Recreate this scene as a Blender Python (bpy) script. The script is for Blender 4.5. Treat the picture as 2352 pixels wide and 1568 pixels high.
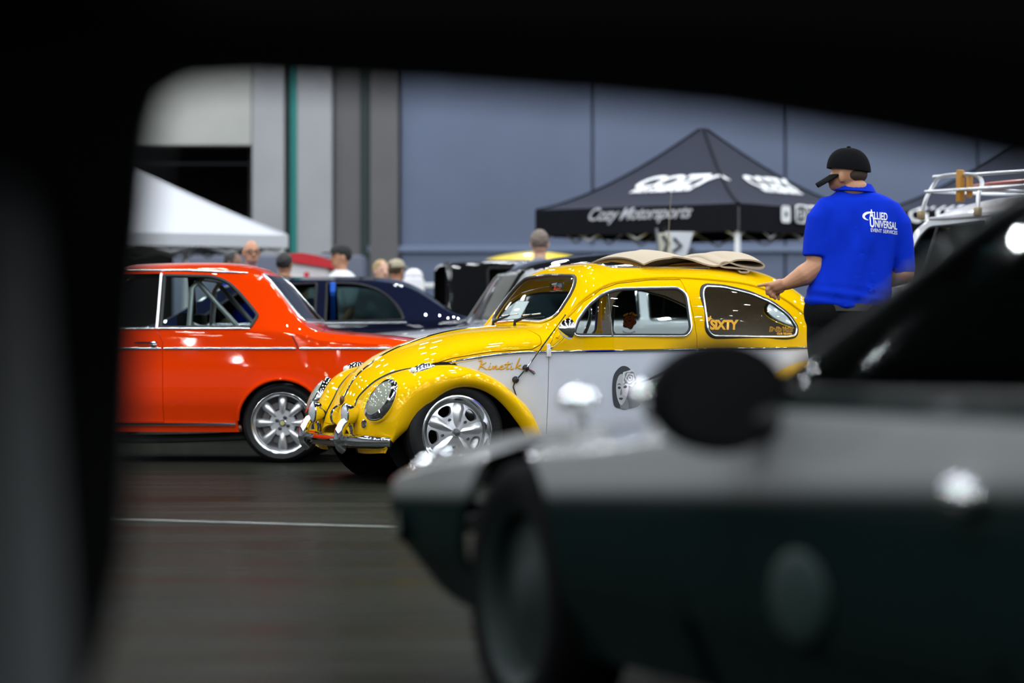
import bpy, bmesh, math, random
import numpy as np
from mathutils import Vector, Matrix
from mathutils.bvhtree import BVHTree

random.seed(7); np.random.seed(7)
for o in list(bpy.data.objects): bpy.data.objects.remove(o)
S = bpy.context.scene
C = S.collection
PI = math.pi

# ------------------------------------------------------------ camera
H = 0.83                       # lens height above the floor
F = 2352 * 100 / 36            # focal length in pixels
cam = bpy.data.cameras.new('camera'); co = bpy.data.objects.new('camera', cam); C.objects.link(co)
co.location = (0, 0, H); co.rotation_euler = (PI / 2, 0, 0)
cam.lens = 100; cam.sensor_width = 36; cam.clip_end = 300; cam.clip_start = 0.05
cam.dof.use_dof = True; cam.dof.focus_distance = 16.6; cam.dof.aperture_fstop = 1.7
S.camera = co
def at(px, py, d):             # pixel + depth -> point
    return Vector(((px - 1176) / F * d, d, H - (py - 784) / F * d))

# ------------------------------------------------------------ world, lamps, exposure
w = bpy.data.worlds.new('hall_air'); S.world = w; w.use_nodes = True
w.node_tree.nodes['Background'].inputs[0].default_value = (0.75, 0.85, 1.0, 1)
w.node_tree.nodes['Background'].inputs[1].default_value = 0.02
S.view_settings.view_transform = 'Standard'; S.view_settings.look = 'None'
S.view_settings.gamma = 1; S.view_settings.use_curve_mapping = False
S.view_settings.exposure = 0.0
LAMP_H = 10.0
ld = bpy.data.lights.new('high_bay_lamp', 'AREA'); ld.shape = 'DISK'; ld.size = 0.34
ld.energy = 118; ld.color = (0.90, 0.96, 1.0)
for ix in range(15):
    for iy in range(15):
        o = bpy.data.objects.new('high_bay_lamp', ld)
        o.location = (-28 + 4 * ix + (iy % 2) * 0.6, -14 + 4 * iy, LAMP_H); C.objects.link(o)
for ix in range(12):
    for iy in range(9):
        o = bpy.data.objects.new('high_bay_lamp', ld)
        o.location = (-27.5 + 5 * ix + (iy % 2) * 0.6, -19 - 5 * iy, LAMP_H); C.objects.link(o)

# ------------------------------------------------------------ materials
MATS = {}
def mat(name, col, rough=0.5, metal=0.0, coat=0.0, coat_r=0.03, spec=0.5, noise=None, bump=None, emit=None):
    if name in MATS: return MATS[name]
    m = bpy.data.materials.new(name); m.use_nodes = True
    nt = m.node_tree; b = nt.nodes['Principled BSDF']
    b.inputs['Base Color'].default_value = (*col, 1); b.inputs['Roughness'].default_value = rough
    b.inputs['Metallic'].default_value = metal; b.inputs['Coat Weight'].default_value = coat
    b.inputs['Coat Roughness'].default_value = coat_r; b.inputs['Specular IOR Level'].default_value = 0.0 if coat >= 1 else spec
    if noise or bump:
        tc = nt.nodes.new('ShaderNodeTexCoord')
    if noise:                              # (scale, amount)
        n = nt.nodes.new('ShaderNodeTexNoise'); n.inputs['Scale'].default_value = noise[0]; n.inputs['Detail'].default_value = 5
        nt.links.new(tc.outputs['Object'], n.inputs['Vector'])
        r = nt.nodes.new('ShaderNodeMapRange'); r.inputs[3].default_value = 1 - noise[1]; r.inputs[4].default_value = 1 + noise[1]
        r.inputs[1].default_value = 0.3; r.inputs[2].default_value = 0.7
        nt.links.new(n.outputs['Fac'], r.inputs[0])
        mx = nt.nodes.new('ShaderNodeVectorMath'); mx.operation = 'SCALE'; mx.inputs[0].default_value = col
        nt.links.new(r.outputs[0], mx.inputs['Scale']); nt.links.new(mx.outputs[0], b.inputs['Base Color'])
    if bump:                               # (scale, strength)
        n = nt.nodes.new('ShaderNodeTexNoise'); n.inputs['Scale'].default_value = bump[0]; n.inputs['Detail'].default_value = 4
        nt.links.new(tc.outputs['Object'], n.inputs['Vector'])
        bp = nt.nodes.new('ShaderNodeBump'); bp.inputs['Strength'].default_value = bump[1]; bp.inputs['Distance'].default_value = 0.01
        nt.links.new(n.outputs['Fac'], bp.inputs['Height']); nt.links.new(bp.outputs[0], b.inputs['Normal'])
    if emit:
        b.inputs['Emission Color'].default_value = (*emit[:3], 1); b.inputs['Emission Strength'].default_value = emit[3]
    MATS[name] = m
    return m
def glassmat(name, tint=(0.8, 0.9, 0.88), refl=1.45):
    if name in MATS: return MATS[name]
    m = bpy.data.materials.new(name); m.use_nodes = True; nt = m.node_tree
    for n in list(nt.nodes): nt.nodes.remove(n)
    out = nt.nodes.new('ShaderNodeOutputMaterial'); t = nt.nodes.new('ShaderNodeBsdfTransparent'); t.inputs[0].default_value = (*tint, 1)
    g = nt.nodes.new('ShaderNodeBsdfGlossy'); g.inputs['Roughness'].default_value = 0.02
    f = nt.nodes.new('ShaderNodeFresnel'); f.inputs[0].default_value = refl
    mx = nt.nodes.new('ShaderNodeMixShader')
    ge = nt.nodes.new('ShaderNodeNewGeometry'); iv = nt.nodes.new('ShaderNodeMath'); iv.operation = 'SUBTRACT'; iv.inputs[0].default_value = 1
    nt.links.new(ge.outputs['Backfacing'], iv.inputs[1]); ml = nt.nodes.new('ShaderNodeMath'); ml.operation = 'MULTIPLY'; nt.links.new(f.outputs[0], ml.inputs[0]); nt.links.new(iv.outputs[0], ml.inputs[1])
    nt.links.new(ml.outputs[0], mx.inputs[0]); nt.links.new(t.outputs[0], mx.inputs[1]); nt.links.new(g.outputs[0], mx.inputs[2])
    nt.links.new(mx.outputs[0], out.inputs[0]); MATS[name] = m
    return m
bright = mat('bright_trim', (0.92, 0.93, 0.95), 0.24, 1)
chrome = mat('chrome', (0.86, 0.88, 0.9), 0.05, 1)
rubber = mat('black_rubber', (0.006, 0.006, 0.007), 0.55)
tyre_m = mat('tyre_rubber', (0.009, 0.009, 0.010), 0.55, spec=.25, bump=(60, 0.15))
black_pl = mat('black_plastic', (0.006, 0.006, 0.007), 0.5, spec=.25)
black_in = mat('black_interior', (0.005, 0.005, 0.006), 0.8, spec=.1)
glass = glassmat('car_glass', (0.93, 0.97, 0.96))
glass_dark = glassmat('dark_glass', (0.16, 0.22, 0.22))
alloy = mat('silver_alloy', (0.72, 0.73, 0.76), 0.28, 0.75)
alloy_pol = mat('polished_alloy', (0.85, 0.86, 0.88), 0.14, 1)
lens_m = mat('lens_glass', (0.24, 0.26, 0.21), 0.12, 0.0, 1.0)
white_p = mat('white_print', (0.85, 0.86, 0.88), 0.5)

# ------------------------------------------------------------ geometry helpers
def pch(xs, ys):
    xs = np.asarray(xs, float); ys = np.asarray(ys, float); h = np.diff(xs); d = np.diff(ys) / h
    m = np.zeros_like(ys); m[0] = d[0]; m[-1] = d[-1]
    for i in range(1, len(xs) - 1):
        if d[i-1] * d[i] > 0:
            w1 = 2 * h[i] + h[i-1]; w2 = h[i] + 2 * h[i-1]; m[i] = (w1 + w2) / (w1 / d[i-1] + w2 / d[i])
    def f(x):
        x = np.clip(np.asarray(x, float), xs[0], xs[-1]); i = np.clip(np.searchsorted(xs, x) - 1, 0, len(h) - 1)
        t = (x - xs[i]) / h[i]; t2 = t * t; t3 = t2 * t
        return (2*t3-3*t2+1)*ys[i] + (t3-2*t2+t)*h[i]*m[i] + (-2*t3+3*t2)*ys[i+1] + (t3-t2)*h[i]*m[i+1]
    return f
def spline(pts, n=8, closed=False):
    P = [Vector(p) for p in pts]; out = []; N = len(P)
    for i in range(N if closed else N - 1):
        if closed: a, b, c, d = P[(i-1) % N], P[i], P[(i+1) % N], P[(i+2) % N]
        else: a, b, c, d = P[max(i-1, 0)], P[i], P[i+1], P[min(i+2, N-1)]
        for k in range(n):
            t = k / n
            out.append(0.5 * ((2*b) + (c-a)*t + (2*a-5*b+4*c-d)*t*t + (3*b-a-3*c+d)*t**3))
    if not closed: out.append(P[-1])
    return out
def rounded(poly, r, n=4):
    """2-D polygon with rounded corners; r a number or one per corner"""
    out = []; N = len(poly)
    for i in range(N):
        p = Vector(poly[i]); a = Vector(poly[i-1]); b = Vector(poly[(i+1) % N]); rr = r[i] if hasattr(r, '__len__') else r
        da = (a - p); db = (b - p); k = min(rr, da.length * .48, db.length * .48)
        if k < 1e-4: out.append(tuple(p)); continue
        p0 = p + da.normalized() * k; p1 = p + db.normalized() * k
        for j in range(n + 1):
            t = j / n; q = p0 * (1-t)**2 + p * 2*t*(1-t) + p1 * t*t; out.append(tuple(q))
    return out
def inset(poly, d):
    """shrink (d>0) or grow a 2-D polygon about its edges"""
    P = [Vector(p) for p in poly]; N = len(P)
    area = sum(P[i].x * P[(i+1) % N].y - P[(i+1) % N].x * P[i].y for i in range(N)); sg = 1 if area > 0 else -1
    out = []
    for i in range(N):
        e1 = (P[i] - P[i-1]); e2 = (P[(i+1) % N] - P[i])
        if e1.length < 1e-9 or e2.length < 1e-9: out.append(tuple(P[i])); continue
        e1.normalize(); e2.normalize(); n1 = Vector((-e1.y, e1.x)) * sg; n2 = Vector((-e2.y, e2.x)) * sg
        n = n1 + n2
        if n.length < 1e-6: n = n1
        n.normalize(); out.append(tuple(P[i] + n * d / max(0.5, n.dot(n1))))
    return out

class G:
    def __init__(s): s.v = []; s.f = []; s.m = []
    def add(s, vs, fs, mi=0, M=None):
        k = len(s.v)
        if M is not None: vs = [M @ Vector(p) for p in vs]
        s.v += [tuple(p) for p in vs]; s.f += [tuple(i + k for i in f) for f in fs]; s.m += [mi] * len(fs); return s
    def box(s, c, d, bev=0.0, mi=0, M=None, seg=2):
        b = bmesh.new(); bmesh.ops.create_cube(b, size=1)
        for v in b.verts: v.co = Vector((v.co.x * d[0], v.co.y * d[1], v.co.z * d[2]))
        if bev > 0: bmesh.ops.bevel(b, geom=b.edges[:], offset=min(bev, min(d) * .49), segments=seg, affect='EDGES', profile=.5)
        b.verts.index_update(); T = Matrix.Translation(Vector(c))
        if M is not None: T = M @ T
        s.add([v.co for v in b.verts], [[v.index for v in f.verts] for f in b.faces], mi, T); b.free(); return s
    def tube(s, pts, r, n=8, closed=False, mi=0, caps=True, sq=None):
        P = [Vector(p) for p in pts]; N = len(P); R = list(r) if hasattr(r, '__len__') else [r] * N
        def tan(i):
            if closed: return (P[(i+1) % N] - P[i-1]).normalized()
            return (P[min(i+1, N-1)] - P[max(i-1, 0)]).normalized()
        t = tan(0); nn = t.cross(Vector((0, 0, 1)))
        if nn.length < .1: nn = t.cross(Vector((1, 0, 0)))
        nn.normalize(); vs = []
        for i in range(N):
            t = tan(i); nn = (nn - t * nn.dot(t)); nn = nn.normalized() if nn.length > 1e-6 else t.orthogonal().normalized(); bb = t.cross(nn)
            for k in range(n):
                a = 2 * PI * k / n; ca, sa = math.cos(a), math.sin(a)
                if sq: ca *= sq[0]; sa *= sq[1]
                vs.append(P[i] + (nn * ca + bb * sa) * R[i])
        fs = []
        for i in range(N if closed else N - 1):
            j = (i + 1) % N
            for k in range(n): fs.append((i*n+k, i*n+(k+1) % n, j*n+(k+1) % n, j*n+k))
        if caps and not closed: fs += [tuple(range(n-1, -1, -1)), tuple(range((N-1)*n, N*n))]
        return s.add(vs, fs, mi)
    def lathe(s, prof, c=(0, 0, 0), n=40, axis='y', mi=0, M=None, closed=False):
        """prof: (radius, height along the axis)"""
        vs = []
        for k in range(n):
            a = 2 * PI * k / n; ca, sa = math.cos(a), math.sin(a)
            for r, h in prof:
                p = (r*ca, h, r*sa) if axis == 'y' else ((r*ca, r*sa, h) if axis == 'z' else (h, r*ca, r*sa))
                vs.append(Vector(p) + Vector(c))
        m = len(prof); fs = []
        for k in range(n):
            j = (k + 1) % n
            for i in range(m if closed else m - 1):
                i2 = (i + 1) % m
                fs.append((k*m+i, k*m+i2, j*m+i2, j*m+i))
        return s.add(vs, fs, mi, M)
    def ell(s, c, r, nu=16, nv=10, mi=0, M=None):
        vs = [(c[0], c[1], c[2] - r[2])]; fs = []
        for i in range(1, nv):
            a = -PI/2 + PI * i / nv
            for k in range(nu):
                b = 2 * PI * k / nu; vs.append((c[0] + r[0]*math.cos(a)*math.cos(b), c[1] + r[1]*math.cos(a)*math.sin(b), c[2] + r[2]*math.sin(a)))
        vs.append((c[0], c[1], c[2] + r[2])); L = len(vs) - 1
        for k in range(nu):
            fs.append((0, 1 + (k+1) % nu, 1 + k)); fs.append((L, L - nu + k, L - nu + (k+1) % nu))
            for i in range(nv - 2):
                a = 1 + i*nu; fs.append((a+k, a+(k+1) % nu, a+nu+(k+1) % nu, a+nu+k))
        return s.add(vs, fs, mi, M)
    def prism(s, poly, axis, lo, hi, mi=0, M=None):
        """extrude a 2-D polygon: axis y -> poly is (x,z); axis x -> (y,z); axis z -> (x,y)"""
        def p3(p, h): return (p[0], h, p[1]) if axis == 'y' else ((h, p[0], p[1]) if axis == 'x' else (p[0], p[1], h))
        N = len(poly); vs = [p3(p, lo) for p in poly] + [p3(p, hi) for p in poly]
        fs = [tuple(range(N-1, -1, -1)), tuple(range(N, 2*N))] + [(i, (i+1) % N, N + (i+1) % N, N + i) for i in range(N)]
        return s.add(vs, fs, mi, M)
    def grid(s, P, cu=False, cv=False, mi=0, M=None):
        n, m = len(P), len(P[0]); vs = [p for row in P for p in row]; fs = []
        for i in range(n if cu else n - 1):
            for j in range(m if cv else m - 1):
                i2, j2 = (i+1) % n, (j+1) % m; fs.append((i*m+j, i*m+j2, i2*m+j2, i2*m+j))
        return s.add(vs, fs, mi, M)
    def cap(s, a, b, ra, rb, n=12, mi=0):
        """tapered capsule"""
        a = Vector(a); b = Vector(b); d = (b - a); L = d.length
        if L < 1e-6: return s.ell(a, (ra, ra, ra), n, 8, mi)
        q = Vector((0, 0, 1)).rotation_difference(d).to_matrix().to_4x4(); prof = []
        for i in range(5): t = -PI/2 + PI/2 * i / 5; prof.append((max(ra*math.cos(t), 1e-4), ra*math.sin(t)))
        prof.append((ra, 0)); prof.append((rb, L))
        for i in range(1, 6): t = PI/2 * i / 5; prof.append((max(rb*math.cos(t), 1e-4), L + rb*math.sin(t)))
        m = len(prof); vs = []; fs = []
        for k in range(n):
            an = 2*PI*k/n
            for r, h in prof: vs.append((r*math.cos(an), r*math.sin(an), h))
        for k in range(n):
            j = (k+1) % n
            for i in range(m-1): fs.append((k*m+i, j*m+i, j*m+i+1, k*m+i+1))
        fs.append(tuple(k*m for k in range(n-1, -1, -1))); fs.append(tuple(k*m+m-1 for k in range(n)))
        return s.add(vs, fs, mi, Matrix.Translation(a) @ q)
    def mesh(s, name='mesh', fix=True):
        me = bpy.data.meshes.new(name); me.from_pydata(s.v, [], s.f)
        me.polygons.foreach_set('material_index', s.m); me.update()
        if fix:
            b = bmesh.new(); b.from_mesh(me); bmesh.ops.recalc_face_normals(b, faces=b.faces[:]); b.to_mesh(me); b.free()
        return me

def shade(me, ang=35):
    me.polygons.foreach_set('use_smooth', [True] * len(me.polygons))
    if ang is not None: me.set_sharp_from_angle(angle=math.radians(ang))
    return me
def put(name, me, mats, parent=None, ang=35, label=None):
    if isinstance(me, G): me = me.mesh(name)
    me.name = name
    if ang != 'keep': shade(me, ang)
    if not isinstance(mats, (list, tuple)): mats = [mats]
    mi = np.zeros(len(me.polygons), dtype=np.int32); me.polygons.foreach_get('material_index', mi); me.materials.clear()
    for m in mats: me.materials.append(m)
    if len(mats) > 1: me.polygons.foreach_set('material_index', np.minimum(mi, len(mats) - 1))
    o = bpy.data.objects.new(name, me); C.objects.link(o)
    if parent: o.parent = parent
    if label: o['label'] = label
    return o
def thing(name, label, cat, loc=(0, 0, 0), rz=0.0, group=None):
    o = bpy.data.objects.new(name, None); C.objects.link(o); o.location = loc; o.rotation_euler = (0, 0, rz)
    o.empty_display_size = .2; o['label'] = label; o['category'] = cat
    if group: o['group'] = group
    return o
def tag(o, label, cat, group=None):
    o['label'] = label; o['category'] = cat
    if group: o['group'] = group
    return o
def struct(o, label=None):
    o['kind'] = 'structure'
    if label: o['label'] = label
    return o
def evalmesh(me, mods):
    """apply modifiers given as (type, {props}) to a mesh and return the new mesh; operand meshes under key 'mesh'"""
    ob = bpy.data.objects.new('tmp', me); C.objects.link(ob); tmp = [ob]
    for t, pr in mods:
        md = ob.modifiers.new('m', t)
        for k, v in pr.items():
            if k == 'mesh':
                c = bpy.data.objects.new('tmpc', v); C.objects.link(c); tmp.append(c); md.object = c
            else: setattr(md, k, v)
    bpy.context.view_layer.update(); dg = bpy.context.evaluated_depsgraph_get()
    out = bpy.data.meshes.new_from_object(ob.evaluated_get(dg), depsgraph=dg)
    for o in tmp: bpy.data.objects.remove(o)
    return out
def cut(me, cutters, op='DIFFERENCE'):
    return evalmesh(me, [('BOOLEAN', dict(mesh=c, operation=op, solver='MANIFOLD')) for c in cutters])
def remesh(g, vox, it=4, fac=.5):
    return evalmesh(g.mesh(), [('REMESH', dict(mode='VOXEL', voxel_size=vox)), ('SMOOTH', dict(factor=fac, iterations=it))])
def tree(me):
    me.calc_loop_triangles(); vs = [v.co.copy() for v in me.vertices]
    return BVHTree.FromPolygons(vs, [tuple(t.vertices) for t in me.loop_triangles])

class Shell:
    """lofted closed shell from a grid of outer points (rows along the car, columns across it)"""
    def __init__(s, P, th=.02):
        P = np.asarray(P, float); s.P = P; n, m = P.shape[:2]
        g = G(); g.grid(P.tolist()); me = g.mesh(fix=False)
        s.src = me; nv = np.array([v.normal[:] for v in me.vertices]).reshape(n, m, 3)
        ctr = P.mean(axis=(0, 1)); 
        if ((P[n//2, m//2] - ctr) * nv[n//2, m//2]).sum() < 0: nv = -nv
        s.N = nv.reshape(-1, 3); s.bv = BVHTree.FromPolygons([Vector(p) for p in P.reshape(-1, 3)], [tuple(p.vertices) for p in me.polygons])
        s.quads = [tuple(p.vertices) for p in me.polygons]; s.V = P.reshape(-1, 3)
        Q = P - nv * th; g = G(); k = n * m
        vs = [tuple(p) for p in P.reshape(-1, 3)] + [tuple(p) for p in Q.reshape(-1, 3)]; fs = []; mi = []
        for i in range(n - 1):
            for j in range(m - 1):
                a = (i*m+j, i*m+j+1, (i+1)*m+j+1, (i+1)*m+j); fs.append(a); mi.append(0); fs.append(tuple(x + k for x in a[::-1])); mi.append(1)
        def rim(a, b): fs.append((a, b, b + k, a + k)); mi.append(0)
        for j in range(m - 1): rim(j + 1, j); rim((n-1)*m + j, (n-1)*m + j + 1)
        for i in range(n - 1): rim(i*m, (i+1)*m); rim((i+1)*m + m-1, i*m + m-1)
        g.add(vs, fs); g.m = mi; s.me = g.mesh()
    def copy(s): return s.me.copy()
    def side(s, u, w, sgn=-1, off=0.0):
        h = s.bv.ray_cast(Vector((u, sgn * 4, w)), Vector((0, -sgn, 0)))
        if h[0] is None:
            h = s.bv.find_nearest(Vector((u, sgn * .8, w)))
        return Vector((h[0].x, h[0].y + sgn * off, h[0].z))
    def nor(s, me):
        """give a cut mesh the smooth normals of the uncut outer surface"""
        vn = []
        for v in me.vertices:
            loc, n, i, d = s.bv.find_nearest(v.co)
            q = s.quads[i]; ws = [1 / ((Vector(s.V[a]) - loc).length + 1e-5) for a in q]
            x = Vector((0, 0, 0))
            for a, ww in zip(q, ws): x += Vector(s.N[a]) * ww
            vn.append(x.normalized())
        me.polygons.foreach_set('use_smooth', [True] * len(me.polygons)); out = [None] * len(me.loops)
        for p in me.polygons:
            for li in p.loop_indices:
                n = vn[me.loops[li].vertex_index]; d = n.dot(p.normal)
                out[li] = n if d > .75 else (-n if d < -.75 else p.normal.copy())
            p.material_index = 1 if d < -.6 else 0
        me.normals_split_custom_set(out); return me

def chaikin(pts, it=3):
    P = [np.array(p, float) for p in pts]
    for _ in range(it):
        Q = [P[0]]
        for a, b in zip(P[:-1], P[1:]): Q += [a*.75 + b*.25, a*.25 + b*.75]
        Q.append(P[-1]); P = Q
    return P
def loft_car(rows, nu=90, th=.02, tight=.12):
    """rows: (u, ws,vs, wm,vm, wb,vb, wc,vt, wt) sill, flank, belt, roof corner, crown"""
    R = np.array(rows, float); us = np.unique(np.concatenate([np.linspace(R[0, 0], R[-1, 0], nu), R[:, 0]]))
    fn = [pch(R[:, 0], R[:, k]) for k in range(1, 10)]; P = []
    for u in us:
        ws, vs, wm, vm, wb, vb, wc, vt, wt = [float(f(u)) for f in fn]
        A = np.array((vs, ws)); B = np.array((vm, wm)); Cc = np.array((vb, wb)); D = np.array((vt, wc)); E = np.array((vt*.5, wt - (wt-wc)*.12)); Z = np.array((0, wt))
        ctl = [A, A*.5+B*.5, B, B*tight*1.5+Cc*(1-tight*1.5), Cc, Cc*(1-tight)+D*tight, Cc*.3+D*.7, D*.85+Cc*.15, D, D*.75+E*.25, E, Z]
        half = chaikin(ctl, 2)
        sec = [(u, -p[0], p[1]) for p in half] + [(u, p[0], p[1]) for p in half[::-1][1:]]
        P.append(sec)
    return Shell(P, th)
def cutter(poly, axis, lo, hi):
    g = G(); g.prism(poly, axis, lo, hi); return g.mesh()
def ring_on(sh, poly, r, sgn=-1, off=0.0, n=8, closed=True):
    g = G(); g.tube([sh.side(p[0], p[1], sgn, off) for p in poly], r, n, closed); return g
def decal(sh, poly, sgn, off):
    g = G(); g.add([sh.side(p[0], p[1], sgn, off) for p in poly], [tuple(range(len(poly)))]); me = g.mesh()
    b = bmesh.new(); b.from_mesh(me); bmesh.ops.triangulate(b, faces=b.faces[:]); b.to_mesh(me); b.free(); return me
def textmesh(s, size=1.0, shear=0.0, ext=0.0, align='LEFT', offset=0.0, spacing=1.0, sub=0):
    cu = bpy.data.curves.new('txt', 'FONT'); cu.body = s; cu.size = size; cu.shear = shear; cu.extrude = ext; cu.align_x = align
    cu.offset = offset; cu.space_character = spacing; cu.resolution_u = 3
    o = bpy.data.objects.new('txt', cu); C.objects.link(o); bpy.context.view_layer.update(); dg = bpy.context.evaluated_depsgraph_get()
    me = bpy.data.meshes.new_from_object(o.evaluated_get(dg), depsgraph=dg); bpy.data.objects.remove(o)
    b = bmesh.new(); b.from_mesh(me); bmesh.ops.triangulate(b, faces=b.faces[:])
    for _ in range(sub): bmesh.ops.subdivide_edges(b, edges=b.edges[:], cuts=1)
    b.to_mesh(me); b.free(); return me
def mapmesh(me, f):
    for v in me.vertices: v.co = f(v.co)
    me.update(); return me
def wheel_tyre(r, wd, rim_r):
    h = wd / 2; p = [(rim_r - .012, -h*.8), (rim_r + .004, -h*.92), (rim_r + (r-rim_r)*.5, -h), (r - .02, -h*.92), (r - .004, -h*.74), (r, -h*.5), (r, h*.5), (r - .004, h*.74), (r - .02, h*.92), (rim_r + (r-rim_r)*.5, h), (rim_r + .004, h*.92), (rim_r - .012, h*.8)]
    g = G(); g.lathe(p, n=64, closed=True); return g.mesh()
# ============================================================ the hall
floor_m = mat('polished_concrete', (0.012, 0.013, 0.010), 0.5, noise=(0.5, .3), spec=0.0, coat=.13, coat_r=.2)
g = G(); g.box((0, -2, -.05), (80, 124, .1)); struct(put('floor', g, floor_m), 'dark polished concrete hall floor')
# brushed streaks in the floor gloss
nt = floor_m.node_tree; tc = nt.nodes.new('ShaderNodeTexCoord'); mp = nt.nodes.new('ShaderNodeMapping'); mp.inputs['Scale'].default_value = (.2, 1.6, 1)
nz = nt.nodes.new('ShaderNodeTexNoise'); nz.inputs['Scale'].default_value = 1.5; nz.inputs['Detail'].default_value = 6
rg = nt.nodes.new('ShaderNodeMapRange'); rg.inputs[1].default_value = .3; rg.inputs[2].default_value = .7; rg.inputs[3].default_value = .14; rg.inputs[4].default_value = .34
nt.links.new(tc.outputs['Object'], mp.inputs[0]); nt.links.new(mp.outputs[0], nz.inputs['Vector']); nt.links.new(nz.outputs['Fac'], rg.inputs[0])
nt.links.new(rg.outputs[0], nt.nodes['Principled BSDF'].inputs['Coat Roughness'])
ceil_m = mat('dark_ceiling', (0.05, 0.05, 0.055), .9)
g = G(); g.box((0, -2, 12.1), (80, 124, .2)); struct(put('ceiling', g, ceil_m), 'dark hall ceiling high above')
WD = 45.0
def wx(px): return (px - 1176) / F * WD
def wz(py): return H - (py - 784) / F * WD
pan_l = mat('light_grey_panel', (0.38, 0.38, 0.40), .8, noise=(1.2, .06))
pan_w = mat('white_plaster', (0.52, 0.52, 0.49), .8, noise=(1.5, .04))
pan_d = mat('taupe_panel', (0.14, 0.135, 0.14), .8, noise=(1.2, .06))
pan_b = mat('blue_grey_panel', (0.135, 0.165, 0.25), .75, noise=(.5, .10))
teal = mat('teal_pipe', (0.005, 0.19, 0.17), .5)
dkgreen = mat('dark_green_steel', (0.012, 0.03, 0.03), .5)
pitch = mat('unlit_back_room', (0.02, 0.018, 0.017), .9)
dullg = mat('grey_wall', (0.25, 0.25, 0.27), .9)
# main back wall: blue-grey boards right of the bays
wall = thing('wall_back', 'tall back wall of blue-grey panels', 'wall', (0, WD, 0)); del wall['category']; struct(wall)
x0 = wx(918); pw = 3.05; k = 0
while x0 + k * pw < 34:
    g = G(); g.box((x0 + (k + .5) * pw, .15, 6), (pw - .035, .3, 12), .012)
    put('panel', g, pan_b, wall); k += 1
g = G(); g.box((x0 + 16, .35, 6), (36, .12, 12)); put('backing', g, mat('joint_blue', (.07, .085, .13), .8), wall)
g = G(); g.box((x0 + 16, -.04, wz(572)), (33, .06, .10), .01); put('rail', g, mat('blue_rail', (.16, .2, .3), .7), wall)
g = G(); g.box(((wx(848) + x0) / 2, .1, 6), (x0 - wx(848) - .03, .4, 12), .02); put('panel', g, pan_d, wall, label='taupe end panel')
# projecting bay with light panels, pilaster pipes
bay = thing('wall_bay', 'projecting light grey wall bay with dark pilasters', 'wall', (0, WD, 0)); del bay['category']; struct(bay)
for a, b, m_, dz in ((578, 655, pan_l, .0), (682, 765, pan_l, -.05), (765, 830, pan_d, .12)):
    g = G(); g.box(((wx(a) + wx(b)) / 2, .2 + dz, 6), (wx(b) - wx(a) - .02, .5, 12), .02); put('panel', g, m_, bay)
g = G(); g.box(((wx(655) + wx(682)) / 2, .25, 6), (wx(682) - wx(655), .3, 12)); put('pilaster', g, dkgreen, bay)
g = G(); g.tube([(wx(677), -.02, 0), (wx(677), -.02, 12)], .07, 12); put('pipe', g, teal, bay, label='teal vertical pipe')
g = G(); g.box(((wx(830) + wx(848)) / 2, .2, 6), (wx(848) - wx(830), .3, 12)); put('pilaster', g, dkgreen, bay)
# opening on the left: white soffit over an unlit bay
sof = thing('wall_opening', 'white plaster wall over a dark loading bay opening', 'wall', (0, WD, 0)); del sof['category']; struct(sof)
g = G(); g.box(((wx(578) - 34) / 2, .2, (12 + wz(334)) / 2), (34 + wx(578), .5, 12 - wz(334)), .02); put('soffit', g, pan_w, sof)
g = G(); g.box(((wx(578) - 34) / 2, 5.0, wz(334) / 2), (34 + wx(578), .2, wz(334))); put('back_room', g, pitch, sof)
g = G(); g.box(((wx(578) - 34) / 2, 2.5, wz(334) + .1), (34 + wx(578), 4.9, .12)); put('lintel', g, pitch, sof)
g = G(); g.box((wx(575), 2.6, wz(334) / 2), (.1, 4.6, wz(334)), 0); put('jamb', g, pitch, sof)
for nm, c, d in (('wall_left', (-34, -2, 6), (.3, 124, 12)), ('wall_right', (34, -2, 6), (.3, 124, 12)), ('wall_front', (0, -63, 6), (68, .3, 12))):
    g = G(); g.box(c, d); struct(put(nm, g, dullg), 'plain grey side wall of the hall')
# thin metal strip in the floor
g = G(); a = at(250, 1194, 1); b = at(1400, 1226, 1)
def onfloor(px, py):
    d = H * F / (py - 784); return Vector(((px - 1176) / F * d, d, 0))
A, B = onfloor(-200, 1182), onfloor(1300, 1224)
g.tube([A + Vector((0, 0, .006)), B + Vector((0, 0, .006))], .0055, 8, sq=(1, .6))
tag(put('floor_strip', g, mat('worn_metal', (.25, .27, .25), .35, .8)), 'thin pale metal strip running across the dark floor', 'floor strip')

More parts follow.
